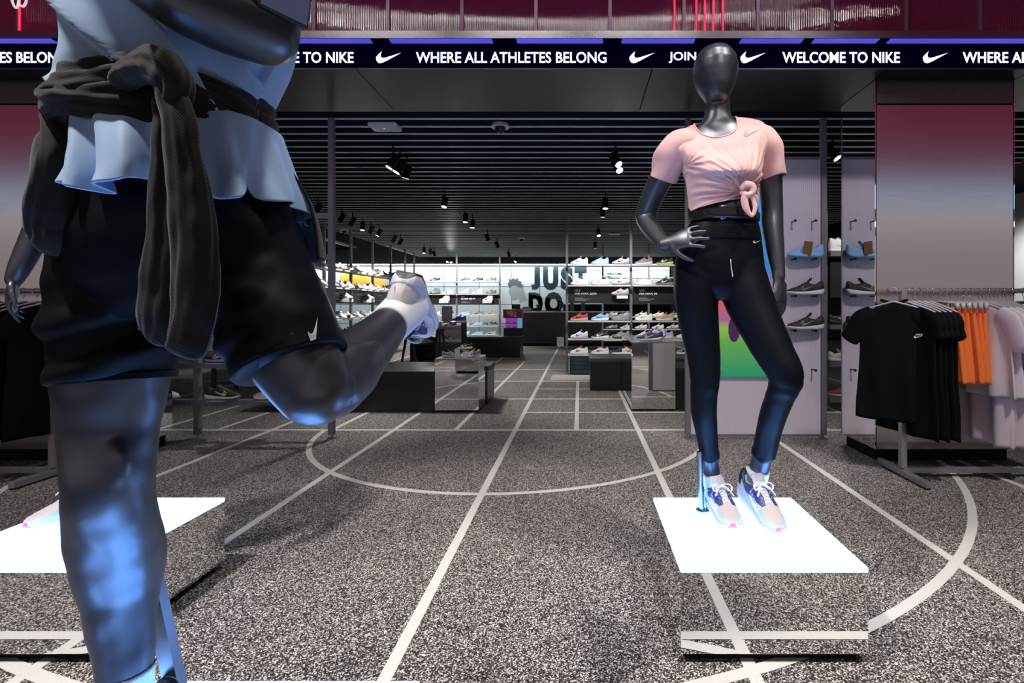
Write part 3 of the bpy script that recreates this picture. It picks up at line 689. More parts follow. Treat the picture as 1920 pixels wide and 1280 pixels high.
# ---- checkout counter
ct = thing('checkout_counter', 'long black terrazzo checkout counter under the wall slogan', 'counter', (-.2, 14.6, 0))
for i in range(3): MB().box(-1.53+i*1.05, -.49+i*1.05, -.3, -.27, .08, .95).build('front_panel', M_TERR, ct)
MB().box(-1.53, 1.62, -.27, .3, .08, .95).build('carcass', M_BLACKM, ct); MB().box(-1.5, 1.6, -.24, .27, 0, .08).build('kick_base', M_BLACKM, ct)
MB().box(-1.55, 1.64, -.32, .32, .95, .99).build('counter_top', mat('counter_top', (.25,.25,.26), .3), ct)
pt = thing('receipt_printer', 'grey receipt printer with purple top on the checkout counter', 'printer', (-1.93+.05, 14.5, .99)); pt.location.x = -1.55
MB().box(-.16, .16, -.12, .12, 0, .09, bev=.01).build('housing', mat('printer_grey', (.12,.12,.13), .4), pt); MB().box(-.10, .10, -.08, .08, .09, .13, bev=.008).build('lid', cmat((.05,.04,.22),.4,'plastic'), pt)
for k, (x, lab) in enumerate(((-1.22,'small black card terminal on a bent arm on the counter'),(-.60,'dark round payment terminal on the counter below the slogan'))):
    tm = thing('card_terminal', lab, 'terminal', (x, 14.5, .99))
    MB().cyl((0,0,0),(0,0,.012),.07,16).build('base', M_BLACK, tm); MB().cyl((0,0,.012),(.03,0,.13),.012,8).build('arm', M_BLACK, tm); MB().box(-.03+.03*k,.08+.05*k,-.02,.02,.11,.20+.06*k,bev=.008).build('screen', M_BLACK, tm)
# ---- red shoe box display with small screen
rb = thing('shoe_box_display', 'red shoe box display with colourful lit niche on a black stand', 'display', (-1.58, 11.95, 0))
MB().box(-.21, .21, -.15, .15, 0, .62).build('stand', M_BLACK, rb); MB().box(-.20, .20, .10, .14, .62, .85).build('niche_back', mat('niche_glow', (.3,.05,.4), .4, emit=(.45,.06,.6), estr=.5), rb)
MB().box(.12, .20, -.14, .10, .62, .85).build('niche_side', mat('niche_cyan', (.1,.5,.6), .4, emit=(.15,.7,.8), estr=.4), rb); MB().box(-.20, .12, -.14, .10, .725, .733).build('niche_shelf', M_BLACK, rb)
MB().box(-.22, .22, -.16, .16, .852, 1.06, bev=.004).build('red_box', cmat((.55,.035,.02),.45,'card'), rb)
o = fit_text('box_lettering', 'NIKE', -.13, .10, .90, 1.02, -.163, cmat((.8,.75,.72),.5,'print'), rb, bold=.03)
a = verts_of(o.data); a[:,2] -= (a[:,0])*.25; set_verts(o.data, a)
for i, (x, z) in enumerate(((-.11,.623),(.03,.623),(-.11,.736),(.03,.736))):
    shoe('white','white','purple',(-1.58+x,11.87,z),2.7,'tiny white shoe in the lit niche, '+['lower left','lower right','upper left','upper right'][i],lod=2,scale=.38)
fs = thing('floor_notice', 'small white notice on a stand at the far end of the aisle', 'notice', (-.5, 13.0, 0))
MB().box(-.09,.09,-.006,.006,.10,.34).build('sheet', cmat((.60,.57,.64),.5,'paper'), fs); MB().cyl((0,.01,.006),(0,.01,.12),.008,8).build('stem', M_RAIL, fs); MB().cyl((0,.01,0),(0,.01,.006),.07,16).build('base', M_RAIL, fs)

# ---- shoe racks deep in the shop
M_SHELF = mat('shelf_white', (.62,.62,.62), .4)
M_SIGN = mat('rack_sign_black', (.018,.018,.02), .4)
M_SIGNTXT = mat('rack_sign_text', (.95,.95,.95), .5)
SH_Z = [1.816, 1.477, .888, .593, .334]
PAL = [('white','white','lgrey'),('offwhite','white','blue'),('lgrey','offwhite','black'),('white','offwhite','black'),('white','white','orange'),('grey','offwhite','black'),('white','lgrey','red'),('black','white','white'),('offwhite','grey','navy'),('lilac','sky','white'),('tan','offwhite','white'),('grey','black','white'),('navy','white','white'),('sky','white','white'),('cream','white','tan')]
CN = {k: k for k in C}; CN.update(lgrey='light grey', offwhite='off-white', sky='sky blue', tan='tan', cream='cream', volt='yellow green')
def rack(xs, y, label, htop=2.62, signs=(), depth=.16, parent_name='shoe_rack', rot=0., org=(0,0)):
    t = thing(parent_name, label, 'shoe rack', (org[0], org[1], 0), rot)
    for x in xs: post(t, x, y, htop, .021)
    for i in range(len(xs)-1):
        for z in SH_Z: MB().box(xs[i]+.021, xs[i+1]-.021, y-depth, y+depth*.6, z-.022, z).build('shelf', M_SHELF, t)
        MB().box(xs[i]+.023, xs[i+1]-.023, y-.03, y-.012, 1.18, 1.455).build('sign_board', M_SIGN, t)
        if i < len(signs) and signs[i]:
            x0 = xs[i]+.13
            for k, (wd, ln, z0) in enumerate(((signs[i][0], .075*len(signs[i][0]), 1.372), (signs[i][1], .0305*len(signs[i][1]), 1.322))):
                ln = .095 if k == 0 else ln
                fit_text('sign_lettering', wd, x0, x0+ln, z0, z0+.041, y-.032, M_SIGNTXT, t, bold=.04, extrude=.0008)
            for k in range(3): MB().box(x0, x0+(.14,.26,.19)[k], y-.0325, y-.031, 1.262-k*.018, 1.268-k*.018).build('sign_text_line', mat('sign_fine_print', (.4,.4,.4), .5), t)
    return t
r1 = rack([-.214, .857, 1.93], 8.4, 'tall open shoe rack facing the aisle with two black name boards', signs=(('NIKE','AIR MAX 2090'),('NIKE','AIR MAX 90')))
ROW = ['top shelf','second shelf','third shelf','fourth shelf','lowest shelf']
G1 = {(0,0):[('offwhite','white','blue'),('sky','lilac','white'),('lgrey','grey','black')],(0,1):[('white','white','lgrey'),('white','offwhite','orange'),('white','grey','navy')],
      (0,2):[('red','lgrey','black'),('sky','white','blue'),('grey','grey','lgrey')],(0,3):[('white','lgrey','blue'),('black','white','white'),('grey','black','lgrey')],(0,4):[('white','white','red'),('offwhite','white','red'),('black','white','navy')],
      (1,0):[('grey','offwhite','red'),('black','lime','white'),('grey','white','black')],(1,1):[('white','white','white'),('black','grey','white'),('white','white','grey')],(1,2):[('white','white','lgrey'),('tan','offwhite','orange'),('grey','white','black')],
      (1,3):[('cream','white','white'),('lilac','offwhite','sky'),('white','white','black')],(1,4):[('black','white','navy'),('white','white','red'),('grey','white','black')]}
HT = ['white','grey','red','black','blue']
for (bay, row), lst in G1.items():
    for k, (u, s_, a_) in enumerate(lst):
        xc = [-.214, .857][bay]+.20+k*.345; 
        dr = math.pi
        shoe(u, s_, a_, (xc, 8.335, SH_Z[row]+.001), dr, '%s shoe, %s tick, %s on %s of the two-board rack, %s bay' % (CN[u], CN[a_], ORD[k], ROW[row], ['left','right'][bay]), 'chunky', 1, 'shoes on the two-board rack')
hs = thing('shoe_shelf_block', 'white block shelf on the left name board carrying a grey shoe', 'shelf', (.70, 8.31, 1.255)); MB().box(-.09,.09,-.06,.055,0,.05,bev=.004).build('block', M_WHITEP, hs); MB().box(-.07,.07,.055,.056,.005,.045).build('fixing_plate', M_RAIL, hs)
shoe('lgrey','grey','red',(.66,8.30,1.306),math.pi,'grey shoe with red tick on the white block shelf','chunky',1)
du = thing('drawer_unit', 'low glossy dark drawer unit under the two-board rack', 'drawers', (.03, 8.38, 0))
MB().box(-.19,.19,-.14,.14,.02,.30).build('body', mat('dark_glass', (.01,.02,.025), .08), du)
for k in range(4): MB().box(-.18,.18,-.15,-.141,.035+k*.066,.092+k*.066).build('drawer', mat('drawer_glass', (.02,.045,.05), .06), du)
wp = MB().box(-.45, 1.3, 7.62, 8.25, 0, .004).build('floor_mat', mat('pale_floor_mat', (.40,.40,.40), .6), None, label='pale floor mat in front of the two-board shoe rack', cat='mat')
# rack facing the aisle further back
r2x = [-4.62, -3.43, -2.23]
rack(r2x, 14.0, 'tall shoe rack at the rear left crossing the shop', signs=(('NIKE','BLAZER'),('NIKE','BLAZER MID 77')))
for bay in range(2):
    for row in range(5):
        for k in range(3):
            u, s_, a_ = PAL[(bay*5+row*4+k*7) % len(PAL)]
            if bay == 1 and k == 2: u, s_, a_ = [('grey','white','white'),('olive','grey','white'),('tan','white','red'),('black','lgrey','white'),('lgrey','white','black')][row]
            shoe(u, s_, a_, (r2x[bay]+.22+k*.37, 13.93, SH_Z[row]+.001), math.pi, '%s shoe, %s on %s of the rear crossing rack, %s bay' % (CN[u], ORD[k], ROW[row], ['left','right'][bay]), 'high' if (row == 1 and k != 2) else 'runner', 2, 'shoes on the rear crossing rack', 1.05)
for i, (x, u) in enumerate(((-3.75,'white'),(-2.55,'black'))):
    hb = thing('shoe_shelf_block', ['white block shelf on the left board of the rear crossing rack','white block shelf on the right board of the rear crossing rack'][i], 'shelf', (x, 13.91, 1.22)); MB().box(-.13,.13,-.09,.055,0,.06,bev=.004).build('block', M_WHITEP, hb); MB().box(-.09,.09,.055,.057,.005,.05).build('fixing_plate', M_RAIL, hb)
    shoe('white','white',u,(x,13.89,1.281),math.pi,['white high-top shoe on left block shelf of rear crossing rack','white and black high-top shoe on right block shelf of rear crossing rack'][i],'high',2)
# long rack along the left side, seen end on
ly = [7.9, 8.95, 10.0, 11.05, 12.1, 13.1]
rl = thing('shoe_rack', 'long bright shoe rack running down the left side of the shop', 'shoe rack')
for y_ in ly: post(rl, -4.56, y_, 2.62, .022)
for i in range(len(ly)-1):
    for z in SH_Z: MB().box(-4.74, -4.44, ly[i]+.022, ly[i+1]-.022, z-.022, z).build('shelf', M_SHELF, rl)
    MB().box(-4.57, -4.55, ly[i]+.024, ly[i+1]-.024, 1.18, 1.455).build('sign_board', M_SIGN, rl)
    for k in range(3): MB().box(-4.549, -4.5475, ly[i]+.25, ly[i]+.25+(.25,.4,.3)[k], 1.36-k*.05, 1.385-k*.05-(.012 if k else 0)).build('sign_text_line', M_SIGNTXT, rl)
n_ = 0
for i in range(len(ly)-1):
    for row in range(5):
        for k in range(3):
            u, s_, a_ = PAL[(i*3+row*5+k*4) % len(PAL)] if row > 1 or (i+k) % 4 == 0 else ('white','white',['black','lgrey','orange'][k])
            shoe(u, s_, a_, (-4.50, ly[i]+.2+k*.32, SH_Z[row]+.001), -.5, '%s shoe on %s of the long left rack, %s bay, %s in bay' % (CN[u], ROW[row], ORD[i], ORD[k]), 'high' if (row+k) % 3 == 0 else 'runner', 2, 'shoes on the long left rack')
for i, y_ in enumerate((9.6, 10.6)):
    hb = thing('shoe_shelf_block', ['white block shelf on the nearer board of the long left rack','white block shelf on the farther board of the long left rack'][i], 'shelf', (-4.46, y_, 1.21)); MB().box(-.088,.09,-.09,.09,0,.06,bev=.004).build('block', M_WHITEP, hb); MB().box(-.0895,-.088,-.06,.06,.005,.05).build('fixing_plate', M_RAIL, hb)
    shoe('white','white','lgrey',(-4.45,y_,1.271),-.5,['white shoe on the nearer block shelf of the long left rack','white shoe on the farther block shelf of the long left rack'][i],'runner',2)
# rack behind the two-board rack
r3x = [.55, 1.65, 2.75]
rack(r3x, 12.0, 'rear shoe rack seen through the two-board rack')
for bay in range(2):
    for row in range(1, 5):
        for k in range(3):
            u, s_, a_ = PAL[(bay*7+row*3+k*5+2) % len(PAL)]
            shoe(u, s_, a_, (r3x[bay]+.2+k*.35, 11.93, SH_Z[row]+.001), math.pi, '%s shoe, %s on %s of rack behind the boards, %s bay' % (CN[u], ORD[k], ROW[row], ['left','right'][bay]), 'runner', 2, 'shoes on the rear rack behind the boards')
# rack glimpsed between display panel and right pillar
rk5 = thing('shoe_rack', 'shoe rack glimpsed between the ribbed panel and right pillar', 'shoe rack')
for x in (2.66, 3.75): post(rk5, x, 5.45, 2.62, .021)
for z in (1.66, .88, .48, .10): MB().box(2.68, 3.73, 5.36, 5.52, z, z+.05).build('shelf', M_FRAME, rk5)
MB().box(2.70, 3.73, 5.40, 5.42, 1.22, 1.60).build('sign_board', M_SIGN, rk5)
shoe('white','white','teal',(2.83,5.42,1.711),0,'white and teal high-top shoe beside the right pillar','high',1)
shoe('black','black','white',(2.83,5.42,.931),0,'black shoe below the board beside the right pillar')
shoe('offwhite','white','tan',(2.83,5.42,.531),0,'off-white shoe low beside the right pillar')
shoe('red','white','blue',(2.83,5.42,.151),2.6,'red and blue shoe at the foot of the rack beside the right pillar')

# ---- ceiling fittings
M_CAM = M_WHITEP
def dome_cam(x, y, d, s_, label):
    X, Y, Z = px(x, y, d); t = thing('dome_camera', label, 'camera', (X, Y, 2.80)); t.scale = (s_,)*3
    m_ = MB(); m_.cyl((0,0,-.03),(0,0,0),.085,24,r1=.075); m_.build('housing', M_CAM, t); m_ = MB(); m_.sphere((0,0,-.03),(.05,.05,.055),16); m_.build('dome', mat('smoked_dome', (.01,.01,.012), .05), t, smooth=True)
    MB().cyl((0,-.03,-.062),(0,-.034,-.07),.012,10).build('lens', M_BLACK, t)
dome_cam(938, 232, 4.62, 1.0, 'white dome security camera near the front of the slatted ceiling')
dome_cam(646, 430, 10.9, 1.0, 'small dome camera at the left edge of the slatted ceiling')
dome_cam(978, 446, 12.25, 1.0, 'small dome camera above the centre aisle deep in the shop')
def access_point(x, d, label):
    t = thing('access_point', label, 'access point', ((x-VX)/F*d, d, 2.80)); m_ = MB(); m_.box(-.13,.13,-.09,.09,-.045,-.004,bev=.016); m_.build('housing', M_WHITEP, t)
    MB().cyl((0,-.02,-.0452),(0,-.02,-.0462),.006,8).build('status_light', mat('status_green', (.1,.8,.5), .4, emit=(.1,.9,.5), estr=1.5), t); MB().box(-.06,.06,-.05,.05,-.004,0).build('bracket', M_RAIL, t)
access_point(722, 4.62, 'white wireless access point box near the front of the slatted ceiling')
access_point(1152, 11.4, 'white box fitting on the ceiling above the two-board rack')
can = MB(); can.cyl((0,0,-.075),(0,0,.075),.042,18); CAN = shade_auto(can.mesh('can', M_BLACKM), 40)
lens = MB(); lens.cyl((0,0,-.0765),(0,0,-.074),.037,16); LENS = lens.mesh('lens', M_LENS)
stem = MB(); stem.cyl((0,0,0),(0,0,.272),.009,8); STEM = stem.mesh('stem', M_BLACKM)
def spot(x, y, label, lean=0., fwd=0., on=True, energy=0, aim=None):
    d = F*(2.79-H-.14)/(VY-y); X = (x-VX)/F*d
    t = thing('track_spotlight', label, 'spotlight', (X, d, 2.66), group='track spotlights on the slatted ceiling')
    obj('stem', STEM, t, loc=(0, 0, .0)); c = obj('can', CAN, t, loc=(0, 0, -.03), rot=(fwd, lean, 0)); l = obj('lens', LENS, c); setmat(l, M_LENS if on else M_LENSOFF)
    if energy:
        L_ = light('SPOT', 'spot_or_fill_beam', (X, d, 2.56), energy, (1,.95,.9), aim or (X, d+1, 0), .04, R(70), .7)
    return t
SP = [(737,300,.5,-.2,1),(750,309,.5,-.2,1),(763,318,.3,.2,1),(1154,296,-.5,-.5,1),(1157,308,-.4,-.6,1),(1561,283,-.5,-.4,1),(834,376,.1,-.2,1),(873,406,.05,-.1,1),(886,417,.05,-.1,1),(1135,379,0,-.1,1),(1130,396,0,0,0),(1122,434,-.1,-.4,1),(1116,458,0,0,0),
      (572,378,.7,.3,0),(596,388,.7,.3,0),(641,406,.7,.3,0),(661,413,.7,.3,0),(680,422,.05,-.1,1),(696,429,.6,.3,0),(711,434,.5,-.1,1),(739,446,.6,.2,0),(751,451,.6,.2,0),(795,468,0,-.1,1),(807,470,-.1,.2,0),(814,474,-.3,.2,0),(840,486,.2,-.5,1),(846,487,-.1,-.5,1),
      (914,443,-.3,.2,0),(932,457,-.3,.3,0),(954,475,-.3,.3,0),(968,486,.4,-.5,1),(978,490,0,.2,0)]
zone = lambda x: 'left ceiling row' if x < 830 else ('centre ceiling row' if x < 1000 else 'right ceiling row')
cnt = {}
for (x, y_, ln, fw, on) in SP:
    z_ = zone(x); cnt[z_] = cnt.get(z_, 0)+1
    spot(x, y_, 'black %s track spotlight, %s from the front in the %s' % ('lit' if on else 'unlit', ORD[min(15, cnt[z_]-1)], z_), ln, fw, bool(on))
# beams of the lit spotlights (one lamp per cluster), then added beams
EN = 1.0
def beam(x, y_, e, aim, ang=75):
    d = F*(2.79-H-.14)/(VY-y_); light('SPOT', 'spot_or_fill_beam', ((x-VX)/F*d, d-.05, 2.52), e*EN, (1,.96,.92), aim, .05, R(ang), .8)
beam(737,300,90,(-2.9,4.6,.1)); beam(763,318,120,(-1.6,5.6,0)); beam(1154,296,120,(.8,5.3,0)); beam(1561,283,60,(1.9,4.0,.9))
beam(834,376,140,(-1.2,7,0)); beam(873,406,120,(-.6,8.6,0)); beam(1135,379,70,(.3,8.4,1.3)); beam(1122,434,120,(1.2,10,.2))
beam(680,422,320,(-4.5,9.2,1.2)); beam(711,434,320,(-4.5,10.8,1.2)); beam(795,468,120,(-4.3,13,1.2)); beam(840,486,100,(-3.0,14,1.3)); beam(846,487,120,(-1.5,11.4,.2)); beam(968,486,140,(-.8,14.3,.8))
light('SPOT', 'spot_or_fill_beam', (.35, 6.9, 2.6), 85*EN, (1,.97,.94), (.3, 8.4, 1.2), .05, R(80), .8)  # from here on beams added without a fixture, brightening racks and walls
light('SPOT', 'spot_or_fill_beam', (1.4, 6.9, 2.6), 85*EN, (1,.97,.94), (1.3, 8.4, 1.2), .05, R(80), .8)
light('SPOT', 'spot_or_fill_beam', (1.6, 10.8, 2.6), 150*EN, (1,.97,.94), (1.6, 12, 1.0), .05, R(90), .8)
light('SPOT', 'spot_or_fill_beam', (-3.9, 12.3, 2.6), 170*EN, (1,.97,.94), (-3.9, 14, 1.1), .05, R(95), .8)
light('SPOT', 'spot_or_fill_beam', (-2.7, 12.3, 2.6), 170*EN, (1,.97,.94), (-2.8, 14, 1.1), .05, R(95), .8)
light('SPOT', 'spot_or_fill_beam', (3.2, 4.6, 2.6), 60*EN, (1,.97,.94), (2.9, 5.4, .8), .05, R(90), .8)
light('SPOT', 'spot_or_fill_beam', (8.0, 9.5, 3.0), 260*EN, (1,.97,.94), (9.4, 10, 1.2), .05, R(110), .8)
light('SPOT', 'spot_or_fill_beam', (-6.5, 12.5, 3.2), 260*EN, (1,.97,.94), (-7.5, 17, 1.5), .05, R(110), .8)
light('AREA', 'cove_wash', (-3.0, 16.75, 2.56), 160, (.86,.96,1), (-3.0, 17.0, 1.2), 12, sizey=.06)
# ================================================================ mannequins
def S(x, y, d, hw, k=1., kd=None):
    """tube station from an image position at distance d; half width in pixels; k = depth/width ratio"""
    tn = (x-VX)/F; r = hw*d/F/math.sqrt(1+(tn*k)**2); q = 1-(r*k/d)**2; r *= q
    X, Y, Z = px(VX+(x-VX)*q, y, d); return (X, Y, Z, r, r*k)
def ring_pts(cx, cy, cz, hw, df, db, n=72, e=1., tiltx=0., tilty=0.):
    """horizontal oval, df = depth to the front (-Y), db = to the back; angle 0 = +X, 90deg = front"""
    a = np.arange(n)*2*math.pi/n; c, s_ = np.cos(a), np.sin(a)
    c2 = np.sign(c)*np.abs(c)**e; s2 = np.sign(s_)*np.abs(s_)**e
    x = c2*hw; y = np.where(s2 > 0, -s2*df, -s2*db)
    return np.stack([cx+x, cy+y, cz+x*tiltx+np.where(y < 0, -y, -.25*y)*tilty], 1)
def oval_loft(keys, nr, n=72, e=.9, front=0.):
    """keys: (x_left, x_right, y, d, df, db, tiltx, tilty) in pixels/metres"""
    q = []
    for xl, xr, y_, d, df, db, tx, ty in keys:
        dep = (df+db)/2; k = 1-(dep/d)**2; xc = VX+((xl+xr)/2-VX)*k; hw = (xr-xl)/2*d/F*k; tn = (xc-VX)/F
        X, Y, Z = px(xc, y_, d); Z = px(xc, y_, d-df*front)[2]; q.append((X, Y, Z, math.sqrt(max(hw*hw-(tn*dep)**2, (.45*hw)**2)), df, db, tx, ty))
    q = catmull(q, nr); return [ring_pts(*r[:6], n, e, r[6], r[7]) for r in q]
def unit(v): v = np.array(v, float); return v/np.linalg.norm(v)
def hand(mb, wrist, dirn, normal, side_sign=1, curl=(.25,.3,.35,.4), spread=.06, sc=1., thumb=(.5,.5)):
    """palm, four unequal jointed fingers and a thumb leaving the palm's side; normal = back of the hand"""
    d = unit(dirn); n = unit(np.array(normal)-d*np.dot(normal, d)); s_ = np.cross(d, n)*side_sign
    W = np.array(wrist, float)
    mb.tube([(*(W-d*.02), .024*sc, .018*sc), (*(W+d*.02*sc), .029*sc, .016*sc), (*(W+d*.06*sc), .039*sc, .015*sc), (*(W+d*.088*sc), .038*sc, .012*sc)], 14, 18, ref=n)
    for i, (off, ln, r) in enumerate(((.030,.072,.0088),(.010,.082,.0092),(-.011,.077,.0088),(-.031,.060,.0080))):
        b0 = W+d*(.078-.004*abs(i-1))*sc+s_*off*sc; ang = (1.2-i)*spread; fd = unit(d*math.cos(ang)+s_*math.sin(ang)); p = b0; pts = [(*b0, r*sc, r*sc)]; a = 0
        for k, (f_, bend) in enumerate(((.45,.6),(.30,1.0),(.25,.8))):
            a += curl[i]*bend; q = unit(fd*math.cos(a)-n*math.sin(a)); p = p+q*ln*f_*sc; pts.append((*p, r*sc*(1-.10*(k+1)), r*sc*(1-.10*(k+1))))
        mb.tube(pts, 14, 10, ref=s_)
    t0 = W+d*.025*sc+s_*.026*sc; td = unit(d*math.cos(thumb[0])+s_*math.sin(thumb[0])-n*.3)
    t1 = t0+td*.038*sc; td2 = unit(td+d*thumb[1]-n*.25); t2 = t1+td2*.030*sc; t3 = t2+unit(td2+d*.3)*.022*sc
    mb.tube([(*t0,.013*sc,.013*sc),(*t1,.0105*sc,.0105*sc),(*t2,.0095*sc,.0095*sc),(*t3,.0075*sc,.0075*sc)], 14, 10, ref=n)
def cloth(rgb, name, rough=.75, sheen=.3, scale=700, bump=.15):
    m_ = mat(name, rgb, rough, sheen=sheen, spec=.3 if sum(rgb) > .2 else .12); return add_noise(m_, scale, .10, bump, dist=.0006)
def fbm(p, s_, o=0.): return noise.noise(Vector((p[0]*s_+o, p[1]*s_, p[2]*s_)))
def ridge(v, k=3.): return math.exp(-k*abs(v))
def tick(parent, origin, ux, uz, k, m_, name='tick_emblem', proud=.0):
    """small emblem on cloth: origin lower-left corner, ux/uz world directions; a thin raised patch"""
    o_ = np.array(origin, float); ux = unit(ux); uz = unit(uz); nn = unit(np.cross(ux, uz)); mb = MB(); n = len(SWOOSH)
    v = [o_+ux*u*k+uz*w_*k+nn*.0006 for u, w_ in SWOOSH]; v2 = [p-nn*.004 for p in v]
    mb.add(v+v2, [tuple(range(n)), tuple(range(2*n-1, n-1, -1))]+[(i, (i+1)%n, n+(i+1)%n, n+i) for i in range(n)]); return mb.build(name, m_, parent)
def snap_tick(parent, surf, x, y, d, kpx, m_, ang=0., mirror=False, sx=1., off=.0015):
    """emblem wrapped on the front of mesh surf at image position (its lower left corner)"""
    from mathutils.bvhtree import BVHTree
    bm = bmesh.new(); bm.from_mesh(surf); bv = BVHTree.FromBMesh(bm); v = []
    cam0 = Vector((0,0,H))
    for u, w_ in SWOOSH:
        if mirror: u = 1-u
        a, b_ = u*kpx*sx, w_*kpx; xx = x+a*math.cos(ang)+b_*math.sin(ang); yy = y+a*math.sin(ang)-b_*math.cos(ang)
        dr = (Vector(px(xx, yy, d))-cam0).normalized(); hit = bv.ray_cast(cam0, dr)
        p = hit[0]+hit[1]*off if hit[0] else Vector(px(xx, yy, d)); v.append(p)
    bm.free(); mb = MB(); n = len(v); mb.add(v, [tuple(range(n))]); return mb.build('tick_emblem', m_, parent)

def sock(parent, st, m_, n=14):
    mb = MB(); mb.tube(st, n, 28, dome=False); o = mb.build('sock', m_, parent, smooth=True); return o
M_SOCK = add_wave(cloth((.74,.75,.78), 'sock_white', .85), 90, 'Z', .12, .001)

# ---------------------------------------------------------------- woman in knotted pink shirt
TILT = .085
def female_body(legs=True):
    mb = MB(); d = 1.99
    keys = [(1321,1369,190,1.985,.052,.052,0,0),(1321,1369,212,1.99,.050,.052,0,0),(1313,1378,230,1.99,.056,.058,.03,0),(1294,1398,243,1.99,.058,.07,TILT,0),(1274,1424,260,1.985,.068,.085,TILT,0),(1268,1428,278,1.98,.088,.092,TILT,0),
            (1280,1424,300,1.975,.108,.095,.04,0),(1286,1422,328,1.97,.112,.092,.02,0),(1292,1417,358,1.975,.100,.088,0,0),(1296,1414,388,1.98,.092,.085,0,0),(1296,1417,412,1.985,.092,.088,0,0),(1287,1422,440,1.985,.098,.098,0,0),(1274,1426,470,1.985,.104,.110,0,0),(1267,1430,505,1.985,.106,.118,0,0),(1271,1430,535,1.985,.098,.112,0,0),(1290,1415,560,1.985,.07,.09,0,0)]
    mb.rings(oval_loft(keys, 70, 60, .92))
    # head, slightly lowered chin
    X, Y, Z = px(1341, 140, 1.97); rr = []
    for t, w_, dp, oy in ((0,.006,.01,.012),(.03,.036,.045,.010),(.10,.060,.075,.006),(.22,.078,.096,.002),(.36,.0855,.106,0),(.50,.0845,.106,-.001),(.63,.078,.099,-.004),(.76,.066,.087,-.010),(.86,.054,.072,-.016),(.94,.042,.056,-.022),(1.0,.022,.03,-.026)):
        rr.append(ring_pts(X, Y+oy, Z+.113-.232*t, w_, dp, dp, 40))
    q = []; mb.rings(rr)
    for sx, yy in ((1322, 322), (1388, 318)):   # bust
        p = px(sx, yy, 1.925); mb.sphere(p, (.054,.052,.054), 18)
    # arm with hand on the hip
    mb.tube([S(1298,274,1.99,25), S(1272,282,2.0,26), S(1248,318,2.03,24), S(1226,362,2.075,21.5), S(1213,395,2.11,20.5), S(1212,410,2.11,20,.9), S(1224,432,2.04,18,.9), S(1240,452,1.955,14.5,.9), S(1250,456,1.92,13.5,.8)], 46, 22)
    hand(mb, px(1250,456,1.915), np.array(px(1294,444,1.86))-np.array(px(1250,456,1.915)), (-.35,-.85,.35), 1, (.22,.22,.25,.3), .17, 1.02, (.9,.4))
    # hanging arm
    mb.tube([S(1404,272,1.995,23), S(1427,275,1.995,25), S(1442,310,1.99,23.5), S(1446,360,2.0,22), S(1448,398,2.0,21), S(1449,430,1.985,20.5), S(1454,470,1.965,17.5), S(1459,505,1.95,13.5), S(1460,518,1.945,13)], 46, 22)
    hand(mb, px(1460,520,1.945), (.02,-.10,-1), (.55,-.8,0), -1, (.28,.22,.26,.34), .05, 1.06, (.55,.6))
    return mb
def female_legs(mb, g=0.):
    L_ = [S(1308,500,1.99,42+g,1.15), S(1305,550,1.985,40+g,1.15), S(1312,615,1.985,34.5+g,1.15), S(1320,672,1.98,29+g,1.1), S(1322,708,1.975,26.5+g,1.1), S(1320,740,1.985,24+g,1.1), S(1320,775,2.005,22.5+g,1.2), S(1325,815,2.03,18.5+g,1.15), S(1330,850,2.05,16.5+g,1.1)]
    R_ = [S(1386,500,1.985,44+g,1.1), S(1402,555,1.95,46+g,1.), S(1424,605,1.91,42+g,1.), S(1452,660,1.86,37+g,1.), S(1474,703,1.83,32.5+g,1.), S(1466,735,1.855,27+g,1.05), S(1452,772,1.90,24+g,1.15), S(1441,810,1.945,22+g,1.1), S(1433,846,1.98,21+g,1.05)]
    mb.tube(L_, 44, 26); mb.tube(R_, 48, 26); return mb
def pelvis(mb, g):
    keys = [(1294-g,1419+g,418,1.985,.096,.092,0,0),(1287-g,1424+g,440,1.985,.103,.102,0,0),(1273-g,1428+g,470,1.985,.109,.114,0,0),(1266-g,1432+g,505,1.985,.111,.122,0,0),(1269-g,1432+g,535,1.985,.102,.116,0,0),(1288-g,1416+g,562,1.985,.07,.09,0,0)]
    mb.rings(oval_loft(keys, 36, 56, .92)); return mb

wm = thing('mannequin', 'charcoal mannequin in pink knotted T-shirt and black leggings, hand on hip', 'mannequin', (0,0,0))
mb = female_body(); female_legs(mb)
mb.tube([S(1330,846,2.05,16.3), S(1333,872,2.065,15.5), S(1337,900,2.055,15.5), S(1342,925,2.03,16)], 12, 20)
mb.tube([S(1433,842,1.98,20.5), S(1425,872,2.015,19), S(1418,900,2.025,19), S(1412,925,2.02,19)], 12, 20)
bd = remesh(mb, .0048, 4); bd.materials.append(M_SKIN); BODY_W = bd
obj('body', bd, wm)
M_LEG = cloth((.004,.005,.008), 'legging_black', .45, .0)
mb = female_legs(MB(), 2.2); pelvis(mb, 2.5)
lg = remesh(mb, .006, 4); lg.materials.append(M_LEG)
def f_leg(p):
    w_ = .0016*fbm(p, 14)
    for cz, cx in ((.80,.49),(.85,.80)): w_ += .0007*math.sin(p[2]*120+fbm(p, 9)*4)*math.exp(-((p[2]-cz)/.05)**2)
    return w_
wrinkle(lg, f_leg); obj('leggings', lg, wm)
for (x, y_, d_, hw) in ((1330,852,2.05,19.5),(1433,847,1.98,24)):   # cuffs
    mb = MB(); mb.tube([S(x, y_-7, d_, hw-.6), S(x, y_-4, d_, hw), S(x-(.5 if x > 1400 else -.3)*3, y_+6, d_+.004, hw-.6)], 8, 30, dome=False); mb.build('hem_cuff', M_LEG, wm, smooth=True)
